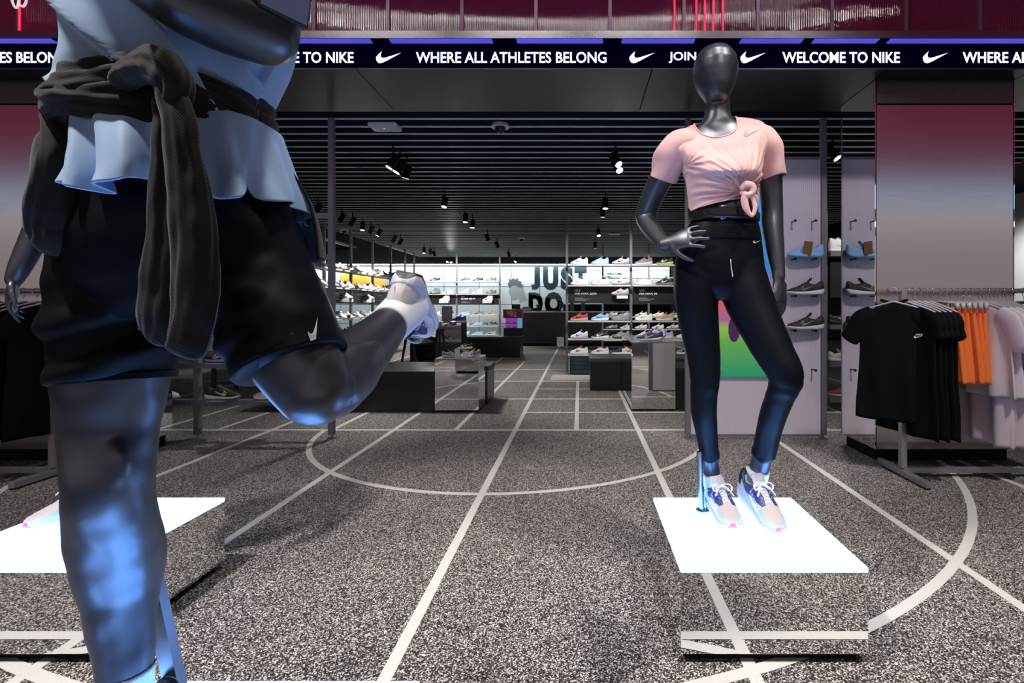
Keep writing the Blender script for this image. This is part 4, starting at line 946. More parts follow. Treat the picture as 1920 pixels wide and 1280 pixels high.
mb = MB(); mb.rings(oval_loft([(1290,1423,427,1.985,.106,.104,0,0),(1289,1424,430,1.985,.108,.106,0,0),(1281,1427,450,1.985,.111,.110,0,0),(1280,1428,453,1.985,.109,.108,0,0)], 12, 64, .92), cap=False)
mb.build('waistband', M_LEG, wm, smooth=True)
# belt bag
M_BELT = mat('belt_black_gloss', (.012,.012,.014), .22)
mb = MB(); mb.rings(oval_loft([(1294,1418,385,1.985,.098,.094,-.03,0),(1291,1420,388,1.985,.108,.098,-.03,0),(1290,1421,400,1.985,.116,.100,-.03,0),(1289,1422,412,1.985,.116,.101,-.03,0),(1289,1421,417,1.985,.108,.100,-.03,0),(1291,1419,419,1.985,.098,.096,-.03,0)], 24, 72, .92))
bt_ = mb.mesh('belt_bag', M_BELT, True); wrinkle(bt_, lambda p: .003*fbm(p, 22)+.002*fbm((p[0]*.3, p[1], p[2]*3), 20)); blt = obj('belt_bag', bt_, wm)
snap_tick(blt, bt_, 1351, 411, 1.87, 13, M_WHITEP)
MB().box(*(lambda c: (c[0]-.008, c[0]+.014, c[1]-.012, c[1]+.012, c[2]-.018, c[2]+.018))(px(1417, 407, 1.95)), bev=.003).build('buckle', M_BLACK, blt)
snap_tick(wm, lg, 1411, 456, 1.88, 15, mat('tick_silver', (.5,.5,.52), .4))
mb = MB(); mb.tube([(*px(1370,486,1.862), .0016, .0016), (*px(1371,500,1.862), .0016, .0016), (*px(1374,518,1.868), .0022, .0022)], 8, 6); mb.build('drawstring', M_WHITEP, wm)
# T-shirt
M_PINK = cloth((.80,.47,.45), 'pink_jersey', .65, .25)
KN = np.array(px(1400, 357, 1.845))
def shirt():
    keys = [(1302,1380,226,1.975,.086,.062,.17,-1.08),(1292,1392,228,1.98,.096,.076,.17,-1.0),(1277,1412,233,1.985,.108,.090,.16,-.90),(1261,1433,241,1.985,.118,.096,.14,-.82),(1258,1440,256,1.98,.126,.100,.12,-.72),(1268,1434,281,1.97,.142,.102,.08,-.54),(1280,1428,317,1.96,.156,.102,.02,-.30),(1287,1424,348,1.965,.138,.100,.03,0),(1290,1419,368,1.97,.124,.100,.08,0),(1291,1416,380,1.975,.117,.098,.17,0),(1292,1415,386,1.975,.116,.097,.20,0)]
    R_ = np.array(oval_loft(keys, 120, 200, .92)); nr, n = R_.shape[:2]; out = R_.copy()
    cen = R_.mean(1)
    for i in range(nr):
        for j in range(n):
            p = R_[i, j]; front = max(0., min(1., (cen[i,1]-p[1])/.06)); o = np.array([p[0]-cen[i,0], p[1]-cen[i,1], 0]); o /= np.linalg.norm(o)+1e-9
            dx, dz = p[0]-KN[0], p[2]-KN[2]; r = math.hypot(dx, dz); ph = math.atan2(dz, dx)
            w_ = 0
            if r > .004:
                f1 = math.sin(ph*19+1.3*fbm((ph*2, r*6, 0), 1.5)+.6); f2 = math.sin(ph*31+2*fbm((ph*2, r*5, 3), 1.3))
                fo = min(1, r/.03)*math.exp(-(r/.155)**2); w_ += front*fo*(.0075*(1-abs(f1))**1.5*1.5-.004+.002*f2)
                w_ += front*.0035*math.exp(-(r/.30)**2)*math.sin(ph*11+2*fbm((ph*2, r*4, 0), 1.2))
                w_ -= front*.020*math.exp(-(r/.05)**2)
            # drag lines at the hip-hand side arm pit and soft folds
            ax, az = p[0]-(px(1280,318,1.95)[0]), p[2]-px(1280,318,1.95)[2]; ra = math.hypot(ax, az)
            w_ += .004*math.exp(-(ra/.09)**2)*math.sin(math.atan2(az, ax)*13+1)
            w_ += .0028*fbm(p, 13, 5)+.0012*fbm(p, 30, 2)
            w_ *= min(1, i/8)
            out[i, j] = p+o*w_
    mb = MB(); mb.rings(out, cap=False); return mb
sm = shirt().mesh('t_shirt', M_PINK, True); sho = obj('t_shirt', sm, wm)
so = sho.modifiers.new('thickness', 'SOLIDIFY'); so.thickness = .003; so.offset = -1
mb = MB(); nk = oval_loft([(1301,1381,225.5,1.975,.087,.063,.17,-1.08),(1300.5,1382,226,1.975,.0885,.0645,.17,-1.07)], 4, 120, .92)
pts = [(*p, .0032, .0032) for p in nk[1]]+[(*nk[1][0], .0032, .0032)]
mb.tube(pts, 160, 8, ref=(0,0,1), dome=False); mb.build('neck_band', M_PINK, sho, smooth=True)
def sleeve(st, parent, m_, n=40, amp=.004, fold=7, seed=0.):
    mb = MB(); mb.tube(st, n, 64, dome=False); nn = n; V = np.array(mb.v).reshape(nn, 64, 3); cen = V.mean(1)
    for i in range(nn):
        for j in range(64):
            p = V[i,j]; o = p-cen[i]; o /= np.linalg.norm(o); t = i/(nn-1)
            V[i,j] = p+o*(amp*math.sin(j/64*2*math.pi*3+t*fold+2*fbm(p, 9, seed))*(.25+t*.4)+amp*.9*fbm(p, 16, seed))
    mb2 = MB(); mb2.rings(V, cap=False); o = mb2.build('sleeve', m_, parent, smooth=True); s_ = o.modifiers.new('t', 'SOLIDIFY'); s_.thickness = .003; s_.offset = -1
    return o
sleeve([S(1306,282,1.985,26,1.2), S(1284,278,1.99,35,1.1), S(1264,290,2.0,34,1.1), S(1252,312,2.02,30,1.1), S(1243,336,2.04,27,1.05)], sho, M_PINK, amp=.006)
sleeve([S(1394,272,1.985,24,1.2), S(1417,266,1.985,34,1.1), S(1436,283,1.985,33,1.1), S(1444,310,1.99,29,1.1), S(1450,334,1.99,27,1.05)], sho, M_PINK, amp=.006, seed=7)
# knot and loop
mb = MB(); 
def K(x, y_, dz=0.): return np.array(px(x, y_, 1.832+dz))
mb.tube([(*K(1390,353), .010, .007), (*K(1400,346), .013, .008), (*K(1411,350), .013, .008), (*K(1411,361), .012, .008), (*K(1400,366), .011, .008), (*K(1391,360,.006), .009, .007)], 28, 14, wob=lambda t, an: 1+.08*np.sin(3*an+9*t))
mb.tube([(*K(1398,362), .010, .006), (*K(1396,376), .013, .006), (*K(1400,392), .012, .006), (*K(1410,404), .007, .005), (*K(1416,390), .008, .005), (*K(1412,374,.004), .009, .006), (*K(1404,362,.004), .008, .006)], 34, 14, wob=lambda t, an: 1+.10*np.sin(2*an+12*t))
mb.tube([(*K(1408,362,.006), .010, .005), (*K(1416,372,.012), .011, .005), (*K(1419,384,.02), .007, .004)], 12, 12)
kn = shade_auto(mb.mesh('knot', M_PINK), 60); obj('knot', kn, sho)
snap_tick(sho, sm, 1395, 257, 1.87, 30, mat('tick_grey_print', (.40,.30,.30), .5), -.12)
# socks, shoes, rod
sock(wm, [S(1334,889,2.062,18.4), S(1336,902,2.058,18.4), S(1340,918,2.045,18.8), S(1345,938,2.02,20)], M_SOCK)
sock(wm, [S(1421,880,2.018,23), S(1417,897,2.025,22.5), S(1413,915,2.028,22), S(1411,935,2.015,22)], M_SOCK)
def place_worn(parent, heel, toe, scale, roll=0., pal=None, lift=0.):
    """heel / toe: world points on the ground line of the shoe"""
    h = np.array(heel, float); t = np.array(toe, float); ex = unit(t-h); up = np.array((0,0,1.)); ey = unit(np.cross(up, ex)); ez = np.cross(ex, ey)
    M_ = Matrix(((ex[0],ey[0],ez[0]),(ex[1],ey[1],ez[1]),(ex[2],ey[2],ez[2]))) @ Matrix.Rotation(roll, 3, 'X')
    c = h+ex*.147*scale
    return worn_shoe(parent, tuple(c), M_.to_euler(), scale, pal)
PT = .306
place_worn(wm, (.545, 2.10, PT), (.553, 1.81, PT), 1.02, pal=dict(upper=(.50,.45,.43), sole=(.46,.46,.52), tongue=(.5,.48,.5)))
place_worn(wm, (.668, 2.06, PT+.055), (.700, 1.785, PT+.004), 1.02, pal=dict(upper=(.50,.45,.43), sole=(.46,.46,.52), tongue=(.5,.48,.5)))
rod = MB(); rod.cyl(px(1311,846,2.012)[:2]+(1.12-271/941*2.012,), px(1316,965,2.012)[:2]+(.306,), .011, 16); rod.build('support_rod', mat('rod_steel', (.3,.33,.38), .3, 1.), wm)
mb = MB(); mb.cyl(px(1317,965,2.012)[:2]+(.3012,), px(1317,965,2.012)[:2]+(.308,), .026, 24); mb.build('rod_flange', MATS['rod_steel'], wm)

# ---------------------------------------------------------------- second woman on the left pedestal, mostly hidden
w2 = thing('mannequin', 'charcoal mannequin in black jacket and white shirt behind the runner', 'mannequin', (0,0,0))
OFF = np.array((-1.875-.535, 0., 0.))
def shift_st(st, dx=OFF): return [(s_[0]+dx[0], s_[1], s_[2], *s_[3:]) for s_ in st]
mb = MB(); keysT = [(1321,1369,190,1.985,.052,.052,0,0),(1321,1369,212,1.99,.050,.052,0,0),(1313,1378,230,1.99,.056,.058,0,0),(1290,1402,243,1.99,.075,.07,0,0),(1268,1420,258,1.985,.092,.085,0,0),(1268,1424,275,1.98,.100,.092,0,0),(1286,1418,328,1.97,.118,.092,0,0),(1294,1414,388,1.98,.092,.085,0,0),(1296,1417,412,1.985,.092,.088,0,0),(1274,1426,470,1.985,.104,.110,0,0),(1267,1430,505,1.985,.106,.118,0,0),(1290,1415,560,1.985,.07,.09,0,0)]
for r in (oval_loft(keysT, 60, 48, .92),): mb.rings([q+OFF for q in r])
X, Y, Z = px(1341, 140, 1.97); mb.rings([ring_pts(X+OFF[0], Y, Z+.113-.232*t, w_, dp, dp, 32) for t, w_, dp in ((0,.006,.01),(.1,.060,.075),(.22,.078,.096),(.36,.0855,.106),(.5,.0845,.106),(.63,.078,.099),(.76,.066,.087),(.86,.054,.072),(.94,.042,.056),(1,.022,.03))])
for sgn in (-1, 1):
    c = -1.875
    A = [(c+sgn*.13,1.99,1.775,.055,.055),(c+sgn*.18,1.99,1.74,.055,.055),(c+sgn*.225,1.99,1.62,.046,.048),(c+sgn*.245,1.99,1.50,.042,.045),(c+sgn*.262,1.97,1.40,.041,.043),(c+sgn*.285,1.94,1.28,.034,.036),(c+sgn*.30,1.93,1.225,.027,.028)]
    mb.tube(A, 36, 20); hand(mb, A[-1][:3], (sgn*.10,-.05,-1), (sgn*.8,-.6,0), sgn*1, (.3,.3,.35,.4), .06, 1.05)
    mb.tube([(c+sgn*.068,1.99,1.28,.085,.1),(c+sgn*.07,1.985,1.1,.075,.085),(c+sgn*.068,1.98,.85,.056,.062),(c+sgn*.068,2.0,.68,.048,.058),(c+sgn*.068,2.04,.45,.034,.036),(c+sgn*.068,2.05,.38,.034,.036)], 40, 20)
b2 = remesh(mb, .007, 3); b2.materials.append(M_SKIN); obj('body', b2, w2)
mb = MB(); mb.rings([q+OFF for q in oval_loft([(1263,1424,258,1.985,.108,.096,0,0),(1262,1430,275,1.98,.115,.102,0,0),(1278,1426,320,1.96,.13,.102,0,0),(1282,1426,390,1.975,.115,.10,0,0),(1272,1432,470,1.98,.122,.122,0,0),(1262,1440,570,1.98,.13,.135,0,0)], 60, 100, .92)], cap=False)
sh2 = mb.mesh('t_shirt', cloth((.78,.66,.66), 'white_jersey', .65), True); wrinkle(sh2, lambda p: .004*fbm(p, 12)); o = obj('t_shirt', sh2, w2); o.modifiers.new('t','SOLIDIFY').thickness = .003
M_JACK = cloth((.014,.014,.016), 'black_track_cloth', .7)
# open black jacket: right and left front panels round the back
rr = oval_loft([(1260,1432,250,1.985,.108,.10,0,0),(1252,1440,280,1.98,.125,.115,0,0),(1264,1440,340,1.97,.14,.118,0,0),(1262,1440,430,1.975,.14,.125,0,0),(1256,1446,540,1.98,.14,.142,0,0)], 50, 120, .92)
rr = [np.concatenate([(q+OFF)[48:], (q+OFF)[:13]]) for q in rr]; mb = MB(); mb.rings(rr, cap=False, close=False); me = mb.mesh('jacket', M_JACK, True); wrinkle(me, lambda p: .006*fbm(p, 10)+.003*fbm(p, 24)); o = obj('jacket', me, w2); o.modifiers.new('t','SOLIDIFY').thickness = .004
for sgn in (-1, 1):
    c = -1.875; sleeve([(c+sgn*.12,1.99,1.785,.075,.08),(c+sgn*.18,1.99,1.745,.072,.078),(c+sgn*.225,1.99,1.62,.060,.064),(c+sgn*.243,1.99,1.50,.056,.060)], o, M_JACK)
mb = MB()
for sgn in (-1, 1): c = -1.875; mb.tube([(c+sgn*.068,1.99,1.30,.09,.11),(c+sgn*.07,1.985,1.1,.082,.092),(c+sgn*.068,1.98,.85,.064,.07),(c+sgn*.068,2.0,.68,.056,.066),(c+sgn*.068,2.04,.47,.042,.044)], 30, 24)
mb.rings([q+OFF for q in oval_loft([(1284,1428,440,1.985,.108,.106,0,0),(1262,1436,505,1.985,.114,.126,0,0),(1284,1420,562,1.985,.08,.1,0,0)], 20, 40, .92)])
l2 = remesh(mb, .009, 3); l2.materials.append(M_LEG); obj('leggings', l2, w2)
for sgn in (-1, 1): 
    c = -1.875+sgn*.068
    sock(w2, [(c,2.045,.47,.037,.037),(c,2.05,.42,.038,.038),(c,2.04,.36,.040,.042)], M_SOCK)
    place_worn(w2, (c, 2.10, PT), (c-.05, 1.82, PT) if sgn < 0 else (c-.04, 1.84, PT), 1.03)
# ================================================================ running mannequin, close to the camera
rn = thing('mannequin', 'large running mannequin in blue T-shirt and black shorts, jacket tied at waist', 'mannequin', (0,0,0))
def runner_torso(mb, g=0.):
    keys = [(180-g,470+g,-330,.88,.09,.10,0,0),(110-g,530+g,-270,.88,.115,.12,0,0),(105-g,545+g,-160,.87,.135,.13,0,0),(115-g,540+g,-60,.86,.14,.13,0,0),(128-g,520+g,40,.86,.13,.12,0,0),(140-g,490+g,120,.86,.118,.11,0,0),(165-g,470+g,180,.86,.105,.10,0,0),(172-g,480+g,250,.86,.10,.105,0,0),(185-g,505+g,340,.86,.10,.11,0,0),(195-g,515+g,420,.86,.10,.115,0,0),(220-g,500+g,500,.86,.08,.10,0,0)]
    mb.rings(oval_loft(keys, 60, 64, .9)); return mb
def stand_leg(mb, g=0., y0=0):
    st = [S(235,380,.87,112,1.05), S(222,470,.865,122,1.05), S(212,570,.86,124,1.05), S(208,660,.85,122,1.05), S(205,740,.845,116,1.05), S(199,800,.84,105,1.05), S(197,855,.83,98,1.05), S(197,900,.825,95,1.1), S(203,950,.84,94,1.05), S(214,1000,.865,95,1.1), S(221,1050,.88,92.5,1.15), S(222,1100,.885,85,1.1), S(224,1150,.88,75,1.1), S(227,1200,.875,66,1.05), S(231,1250,.87,58.5,1.05), S(234,1300,.865,54,1.05), S(238,1360,.86,54,1.1)]
    mb.tube([(a[0], a[1], a[2], a[3]+g, a[4]+g) for a in st], 70, 32); return mb
def back_thigh(mb, g=0., end=99):
    st = [S(420,410,.87,96,1.0), S(448,475,.87,102,1.0), S(492,560,.855,101,1.05), S(535,645,.84,91,1.0), S(568,705,.83,80,1.0), S(586,738,.825,70,.95)][:end]
    mb.tube([(a[0], a[1], a[2], a[3]+g, a[4]+g) for a in st], 34, 32); return mb
mb = MB(); runner_torso(mb); stand_leg(mb); back_thigh(mb)
# knee folds here and the shank goes up and away from the camera
mb.tube([S(586,728,.83,70,.95), S(606,730,.86,66,1.1), S(640,700,.93,63,1.1), S(675,665,1.02,54,1.15), S(706,634,1.11,44,1.1), S(732,606,1.20,36,1.05), S(748,590,1.26,33,1.)], 36, 28)
mb.tube([S(748,590,1.26,33,1.), S(762,578,1.33,32,1.)], 6, 20)
# knee cap and calf relief on the standing leg
mb.sphere(px(194, 872, .80), (.045,.026,.055), 16)
# left arm: shoulder, elbow, forearm across the body towards the camera
mb.tube([S(440,-300,.88,85), S(490,-240,.87,80), S(510,-140,.84,66), S(508,-40,.81,66), S(500,35,.79,66), S(492,60,.785,66)], 34, 26)
mb.tube([S(492,58,.785,72,1.), S(420,30,.74,82,1.), S(340,-8,.69,86,.95), S(260,-54,.64,76,.9), S(190,-98,.60,60,.85)], 34, 26)
hand(mb, px(178,-104,.595), np.array(px(95,-155,.56))-np.array(px(178,-104,.595)), (0,-.4,.9), 1, (.9,.9,.95,1.), .04, .95, (.5,.5))
# right arm swings back, out of the frame
mb.tube([S(190,-300,.88,85), S(140,-250,.90,78), S(110,-160,.97,64), S(100,-100,1.04,56)], 24, 24)
mb.tube([S(100,-100,1.04,56), S(90,-150,1.02,50), S(80,-200,.96,40), S(78,-230,.92,36)], 20, 20)
hand(mb, px(78,-232,.915), (0,-.6,.8), (-.9,0,.2), 1, (.9,.9,.95,1.), .04, .95)
# neck and head above the frame
mb.tube([S(320,-330,.88,62), S(316,-400,.85,58), S(314,-460,.83,60)], 12, 20)
hx, hy, hz = px(312, -520, .82); mb.rings([ring_pts(hx, hy, hz+.125-.245*t, w_, dp, dp, 32) for t, w_, dp in ((0,.006,.01),(.1,.060,.075),(.22,.080,.1),(.36,.088,.11),(.5,.087,.11),(.63,.08,.1),(.76,.068,.09),(.86,.056,.074),(.94,.044,.058),(1,.022,.03))])
rb_ = remesh(mb, .006, 5)
wrinkle(rb_, lambda p: (.0075*fbm((p[0]*1.1, p[1], p[2]*.8), 11, 3.3)+.002*fbm(p, 24)) if p[2] < 1.05 and p[1] < 1.0 else 0.)
rb_.materials.append(M_SKIN); obj('body', rb_, rn)

# shorts
M_SHORT = cloth((.004,.005,.009), 'shorts_black', .5, .0, 900)
mb = MB()
mb.rings(oval_loft([(150,508,190,.86,.122,.12,0,0),(148,518,270,.86,.125,.13,0,0),(138,545,350,.86,.132,.145,0,0),(108,575,430,.86,.140,.155,0,0),(120,575,520,.86,.12,.135,0,0),(190,520,590,.86,.08,.10,0,0)], 50, 72, .88, 1.))
mb.tube([S(232,380,.868,130,1.08), S(218,480,.862,140,1.1), S(211,590,.856,139,1.12), S(209,660,.85,132,1.12), S(209,700,.848,127,1.1), S(209,712,.847,126,1.1)], 40, 40, dome=False)
mb.tube([S(428,390,.872,122,1.06), S(450,470,.868,125,1.1), S(488,555,.855,121,1.15), S(518,620,.842,117,1.2), S(538,668,.835,113,1.25), S(543,680,.833,112,1.25)], 40, 40, dome=False)
sr = remesh(mb, .006, 3)
def f_short(p):
    z = p[2]; w_ = .004*fbm(p, 7)+.0025*fbm((p[0], p[1], p[2]*2), 16)
    xp = VX+p[0]/p[1]*F; yp = VY-(p[2]-H)/p[1]*F
    if xp < 345: w_ += .010*math.sin((yp-(xp-90)*-.30)*.055+1.6*fbm(p, 6))*math.exp(-((yp-640)/75)**2)*(1 if p[1] < .86 else .4)
    else: w_ += .006*math.sin((yp+xp*.9)*.075+2*fbm(p, 8))*math.exp(-((xp-420)/70)**2)*math.exp(-((yp-610)/90)**2)
    return max(w_, -.002)
wrinkle(sr, f_short); sr.materials.append(M_SHORT); sro = obj('shorts', sr, rn)
for st in ([S(209,700,.848,128.5,1.1), S(209,713,.847,127.5,1.1)], [S(534,660,.836,115,1.25), S(543.5,681,.833,113.5,1.25)]):
    mb = MB(); mb.tube(st, 8, 48, dome=False); o = mb.build('hem', M_SHORT, sro, smooth=True)
snap_tick(sro, sr, 584, 640, .75, 42, mat('tick_white_print', (.75,.75,.8), .4), -1.08, off=.006)

# blue T-shirt: body above the tied jacket and loose hem below it
M_BLUE = cloth((.36,.55,.82), 'pale_blue_jersey', .65, .25, 900)
def drape(keys, nr, n, fn, name, m_, parent, thick=.003, e=.9):
    R_ = np.array(oval_loft(keys, nr, n, e, 1.)); cen = R_.mean(1)
    for i in range(nr):
        for j in range(n):
            p = R_[i, j]; o = np.array([p[0]-cen[i,0], p[1]-cen[i,1], 0]); o /= np.linalg.norm(o)+1e-9; w_, dz = fn(i/(nr-1), j/n*2*math.pi, p); R_[i, j] = p+o*w_+np.array((0,0,dz))
    mb = MB(); mb.rings(R_, cap=False); me = mb.mesh(name, m_, True); o = obj(name, me, parent); s_ = o.modifiers.new('t', 'SOLIDIFY'); s_.thickness = thick; s_.offset = -1; return o, me
def f_top(t, a, p):
    xp = VX+p[0]/p[1]*F; yp = VY-(p[2]-H)/p[1]*F
    u = (xp-yp*.8)/36.+1.2*fbm(p, 5); f_ = .036*(1-abs(math.sin(u)))**1.5-.012
    return f_*max(0, min(1, (p[1] < .86)*1.0))*min(1, t*4)+.003*fbm(p, 12), 0
ts, tsm = drape([(230,420,-345,.88,.10,.11,0,0),(130,520,-300,.88,.125,.13,0,0),(92,560,-200,.87,.15,.145,0,0),(88,560,-90,.86,.155,.145,0,0),(98,548,0,.86,.15,.14,0,0),(112,525,70,.86,.142,.132,0,0),(128,505,125,.86,.132,.126,0,0),(132,500,190,.86,.13,.126,0,0)], 90, 180, f_top, 't_shirt', M_BLUE, rn)
sleeve([S(430,-300,.88,105,1.), S(490,-250,.87,100,1.), S(512,-170,.85,88,1.), S(515,-110,.83,84,1.)], ts, M_BLUE); sleeve([S(200,-300,.88,105,1.), S(140,-255,.90,98,1.), S(115,-190,.95,84,1.)], ts, M_BLUE)
def f_hem(t, a, p):
    xp = VX+p[0]/p[1]*F; fr = 1. if p[1] < .86 else .5
    w_ = fr*t*(.020*math.sin(a*13+.5+1.5*fbm(p,4))+.010*math.sin(a*22+1.2+2*t))+.004*fbm(p, 14)+.012*max(0, min(1, (xp-400)/60))
    if xp > 360: w_ = max(w_, -.004)
    dz = t*(.010*math.sin(a*5+2)+.03*math.exp(-((xp-462)/16)**2)*(p[1] < .86))
    return w_, dz
hm, hmm = drape([(135,516,170,.86,.14,.13,0,0),(145,528,210,.86,.150,.14,0,0),(156,545,260,.858,.166,.152,0,0),(160,560,305,.855,.178,.160,0,0),(160,566,338,.853,.184,.164,0,0)], 50, 220, f_hem, 'shirt_hem', M_BLUE, ts)

# jacket tied round the waist
M_JK = mat('jacket_charcoal_rib', (.015,.013,.0125), .8, sheen=.15, spec=.2)
add_wave(M_JK, 130, 'DIAGONAL', .2, .0015)
jk = obj('tied_jacket', None, rn)
def waist_rope(yf, yb, hwx, df, db, r0, r1, seed, cx=300, ridges=5):
    """a twisted cloth bundle round the waist; yf / yb image rows in front and behind"""
    st = []; n = 60
    for k in range(n+1):
        a = k/n*2*math.pi; c, s_ = math.cos(a), math.sin(a)
        fr = max(0, s_); yy = yb+(yf-yb)*(.5+.5*s_)+8*math.sin(3*a+seed); X = px(cx+16, yy, .86)[0]; Z = px(cx, yy, .705)[2]
        x = X+hwx*np.sign(c)*abs(c)**.92; y_ = .86-(df if s_ > 0 else db)*np.sign(s_)*abs(s_)**.92
        pin = math.exp(-((a-math.pi/2-.12)/.35)**2); r = r0*(1-.35*pin); st.append((x, y_, Z, r*r1, r))
    mb = MB(); mb.tube(st, 150, 28, ref=(0,0,1), dome=False, wob=lambda t, an: 1+.16*np.sin(ridges*an+t*26+seed)+.07*np.sin(3*an-t*50+seed*2)); me = mb.mesh('cloth_wrap', M_JK, True)
    wrinkle(me, lambda p: .004*fbm(p, 16, seed)+.002*fbm(p, 40, seed)); obj('cloth_wrap', me, jk)
waist_rope(122, 100, .120, .138, .125, .022, .75, .3, 318); waist_rope(146, 135, .124, .146, .135, .024, .8, 1.7, 316); waist_rope(172, 165, .128, .150, .14, .023, .8, 3.1, 313); waist_rope(196, 190, .126, .146, .14, .019, .8, 4.4, 316)
def hang(st, name, seed, ridges=4, amp=.12, n=60, ref=(0,1,0), pw=1.):
    mb = MB(); mb.tube(st, n, 36, ref=ref, wob=lambda t, an: 1+amp*np.sin(ridges*an+t*5+seed)+.06*np.sin(9*an+seed*3+t*9), pw=pw); me = mb.mesh(name, M_JK, True)
    wrinkle(me, lambda p: .004*fbm(p, 15, seed)+.002*fbm((p[0]*2, p[1], p[2]), 30, seed)); return obj(name, me, jk)
hang([S(225,150,.70,24,.9), S(258,128,.675,32,.9), S(298,122,.655,40,.8), S(326,150,.648,40,.8), S(330,190,.655,34,.8), S(318,205,.68,26,.8)], 'knot', 1.2, 3)
# two sleeves hanging from the knot
hang([S(318,160,.650,26,.6), S(334,210,.645,30,.55), S(346,290,.645,36,.5), S(360,380,.648,42,.45), S(366,470,.65,44,.42), S(362,560,.652,46,.4), S(352,630,.655,42,.4), S(346,655,.658,38,.4)], 'hanging_sleeve', 2.5, 3, .10)
hang([S(304,190,.67,20,.6), S(306,260,.665,24,.55), S(308,360,.665,30,.5), S(308,460,.665,34,.45), S(306,550,.668,40,.45), S(302,620,.672,38,.4), S(300,634,.674,34,.4)], 'hanging_sleeve', .4, 3, .10)
# jacket body hanging over the left hip
hang([S(122,165,.80,34,1.), S(116,205,.78,42,1.1), S(126,255,.765,46,1.1), S(126,310,.755,50,1.1), S(114,370,.755,56,1.1), S(106,420,.76,58,1.1), S(104,446,.76,52,1.1)], 'jacket_body', 5.2, 3, .14)
rr = np.array(oval_loft([(112,515,150,.86,.15,.148,0,0),(100,545,230,.86,.15,.17,0,0),(90,575,330,.86,.15,.185,0,0),(85,590,460,.86,.15,.19,0,0)], 50, 140, .9, 1.))
mb = MB(); mb.rings([q[76:135] for q in rr], cap=False, close=False); me = mb.mesh('jacket_back', M_JK, True); wrinkle(me, lambda p: .008*math.sin(p[0]*60)+.006*fbm(p, 9)); o = obj('jacket_back', me, jk); o.modifiers.new('t','SOLIDIFY').thickness = .004

# phone arm band
ab = obj('arm_band', None, rn)
mb = MB(); mb.tube([S(507,-70,.82,67,1.02), S(500,10,.80,66,1.02)], 6, 36, dome=False); mb.build('strap', mat('band_black', (.015,.015,.018), .5), ab, smooth=True)
p0 = np.array(px(540, -62, .755)); mb = MB(); mb.box(-.006, .006, -.038, .038, -.075, .06, bev=.004); o = mb.build('phone_case', mat('case_black', (.02,.02,.024), .3), ab, loc=tuple(p0), rot=(0, .22, -.55))
MB().box(.0062, .0072, -.034, .034, -.07, .055).build('phone_screen', mat('phone_glass', (.30,.33,.45), .08), o)
MB().box(-.012, -.0065, -.044, -.02, -.062, -.02).build('label_tab', M_WHITEP, o)
# socks and shoes
sock(rn, [S(232,1262,.868,60,1.05), S(235,1300,.865,57,1.06), S(238,1350,.86,58,1.1), S(240,1390,.85,62,1.2)], M_SOCK)
place_worn(rn, (-.765, .945, PT), (-.80, .655, PT), 1.12)
sock(rn, [S(727,611,1.185,40.5,1.05), S(735,603,1.21,40,1.05), S(752,586,1.28,40,1.05), S(766,572,1.34,40,1.05)], M_SOCK)
# raised shoe: heel up by the ankle, toe pointing down and away
A = np.array(px(752, 586, 1.27)); ex = unit((-.14, .85, -.5)); sh_dir = unit(np.array(px(748,590,1.26))-np.array(px(640,700,.93)))
ez = np.array((-.1,-.55,-.83)); ez = unit(ez-ex*np.dot(ez, ex)); ey = np.cross(ez, ex)
M_ = Matrix(((ex[0],ey[0],ez[0]),(ex[1],ey[1],ez[1]),(ex[2],ey[2],ez[2])))
loc = A-ex*(-.085*1.08)-ez*.095
worn_shoe(rn, tuple(loc), M_.to_euler(), 1.08, dict(upper=(.62,.60,.62), sole=(.62,.60,.74), saddle=(.015,.04,.09), heel_counter=(.62,.61,.62), collar=(.45,.55,.72), outsole=(.03,.03,.04), toe_tip=(.03,.03,.04), lining=(.6,.6,.65), laces=(.10,.13,.2), tongue=(.02,.05,.10), lace_bow=(.35,.4,.5)))
# flat support bar behind the standing calf
mb = MB(); a = np.array(px(285, 1080, .95)); b_ = np.array((px(322, 1280, .93)[0]+.01, .95, .315))
t_ = unit(b_-a); sd = unit(np.cross(t_, (0,1,0))); dp = np.array((0,1,0.))
mb.rings([[a+sd*u+dp*v for u, v in ((-.014,-.010),(.014,-.010),(.014,.010),(-.014,.010))], [b_+sd*u+dp*v for u, v in ((-.014,-.010),(.014,-.010),(.014,.010),(-.014,.010))]]); mb.build('support_bar', MATS['rod_steel'], rn)
# ================================================================ clothes racks
def clothes_rack(x0, x1, y, h, label):
    t = thing('clothes_rack', label, 'clothes rack', (0,0,0))
    for x in (x0+.07, x1-.07):
        MB().box(x-.018, x+.018, y-.018, y+.018, .065, h).build('upright', M_RAIL, t)
        MB().box(x-.02, x+.02, y-.25, y+.25, .012, .05, bev=.004).build('foot_bar', M_RAIL, t)
        MB().box(x-.018, x+.018, y-.24, y-.2, 0, .0119).build('foot_pad', M_BLACK, t)
    MB().box(x0+.07, x1-.07, y-.016, y+.016, .03, .062).build('base_rail', M_RAIL, t)
    m_ = MB(); m_.cyl((x0-.03, y, h), (x1+.03, y, h), .016, 14); m_.build('hanging_rail', M_RAIL, t, smooth=False)
    return t
hk = MB(); hk.tube([(0,-.012,-.018,.0022,.0022),(0,-.022,-.004,.0022,.0022),(0,-.016,.014,.0022,.0022),(0,0,.0205,.0022,.0022),(0,.016,.014,.0022,.0022),(0,.020,-.002,.0022,.0022),(0,.008,-.03,.0022,.0022),(0,0,-.05,.0022,.0022),(0,0,-.075,.0022,.0022)], 30, 7, ref=(1,0,0)); HOOK = hk.mesh('hook', mat('chrome_wire', (.75,.75,.78), .15, 1.), True)
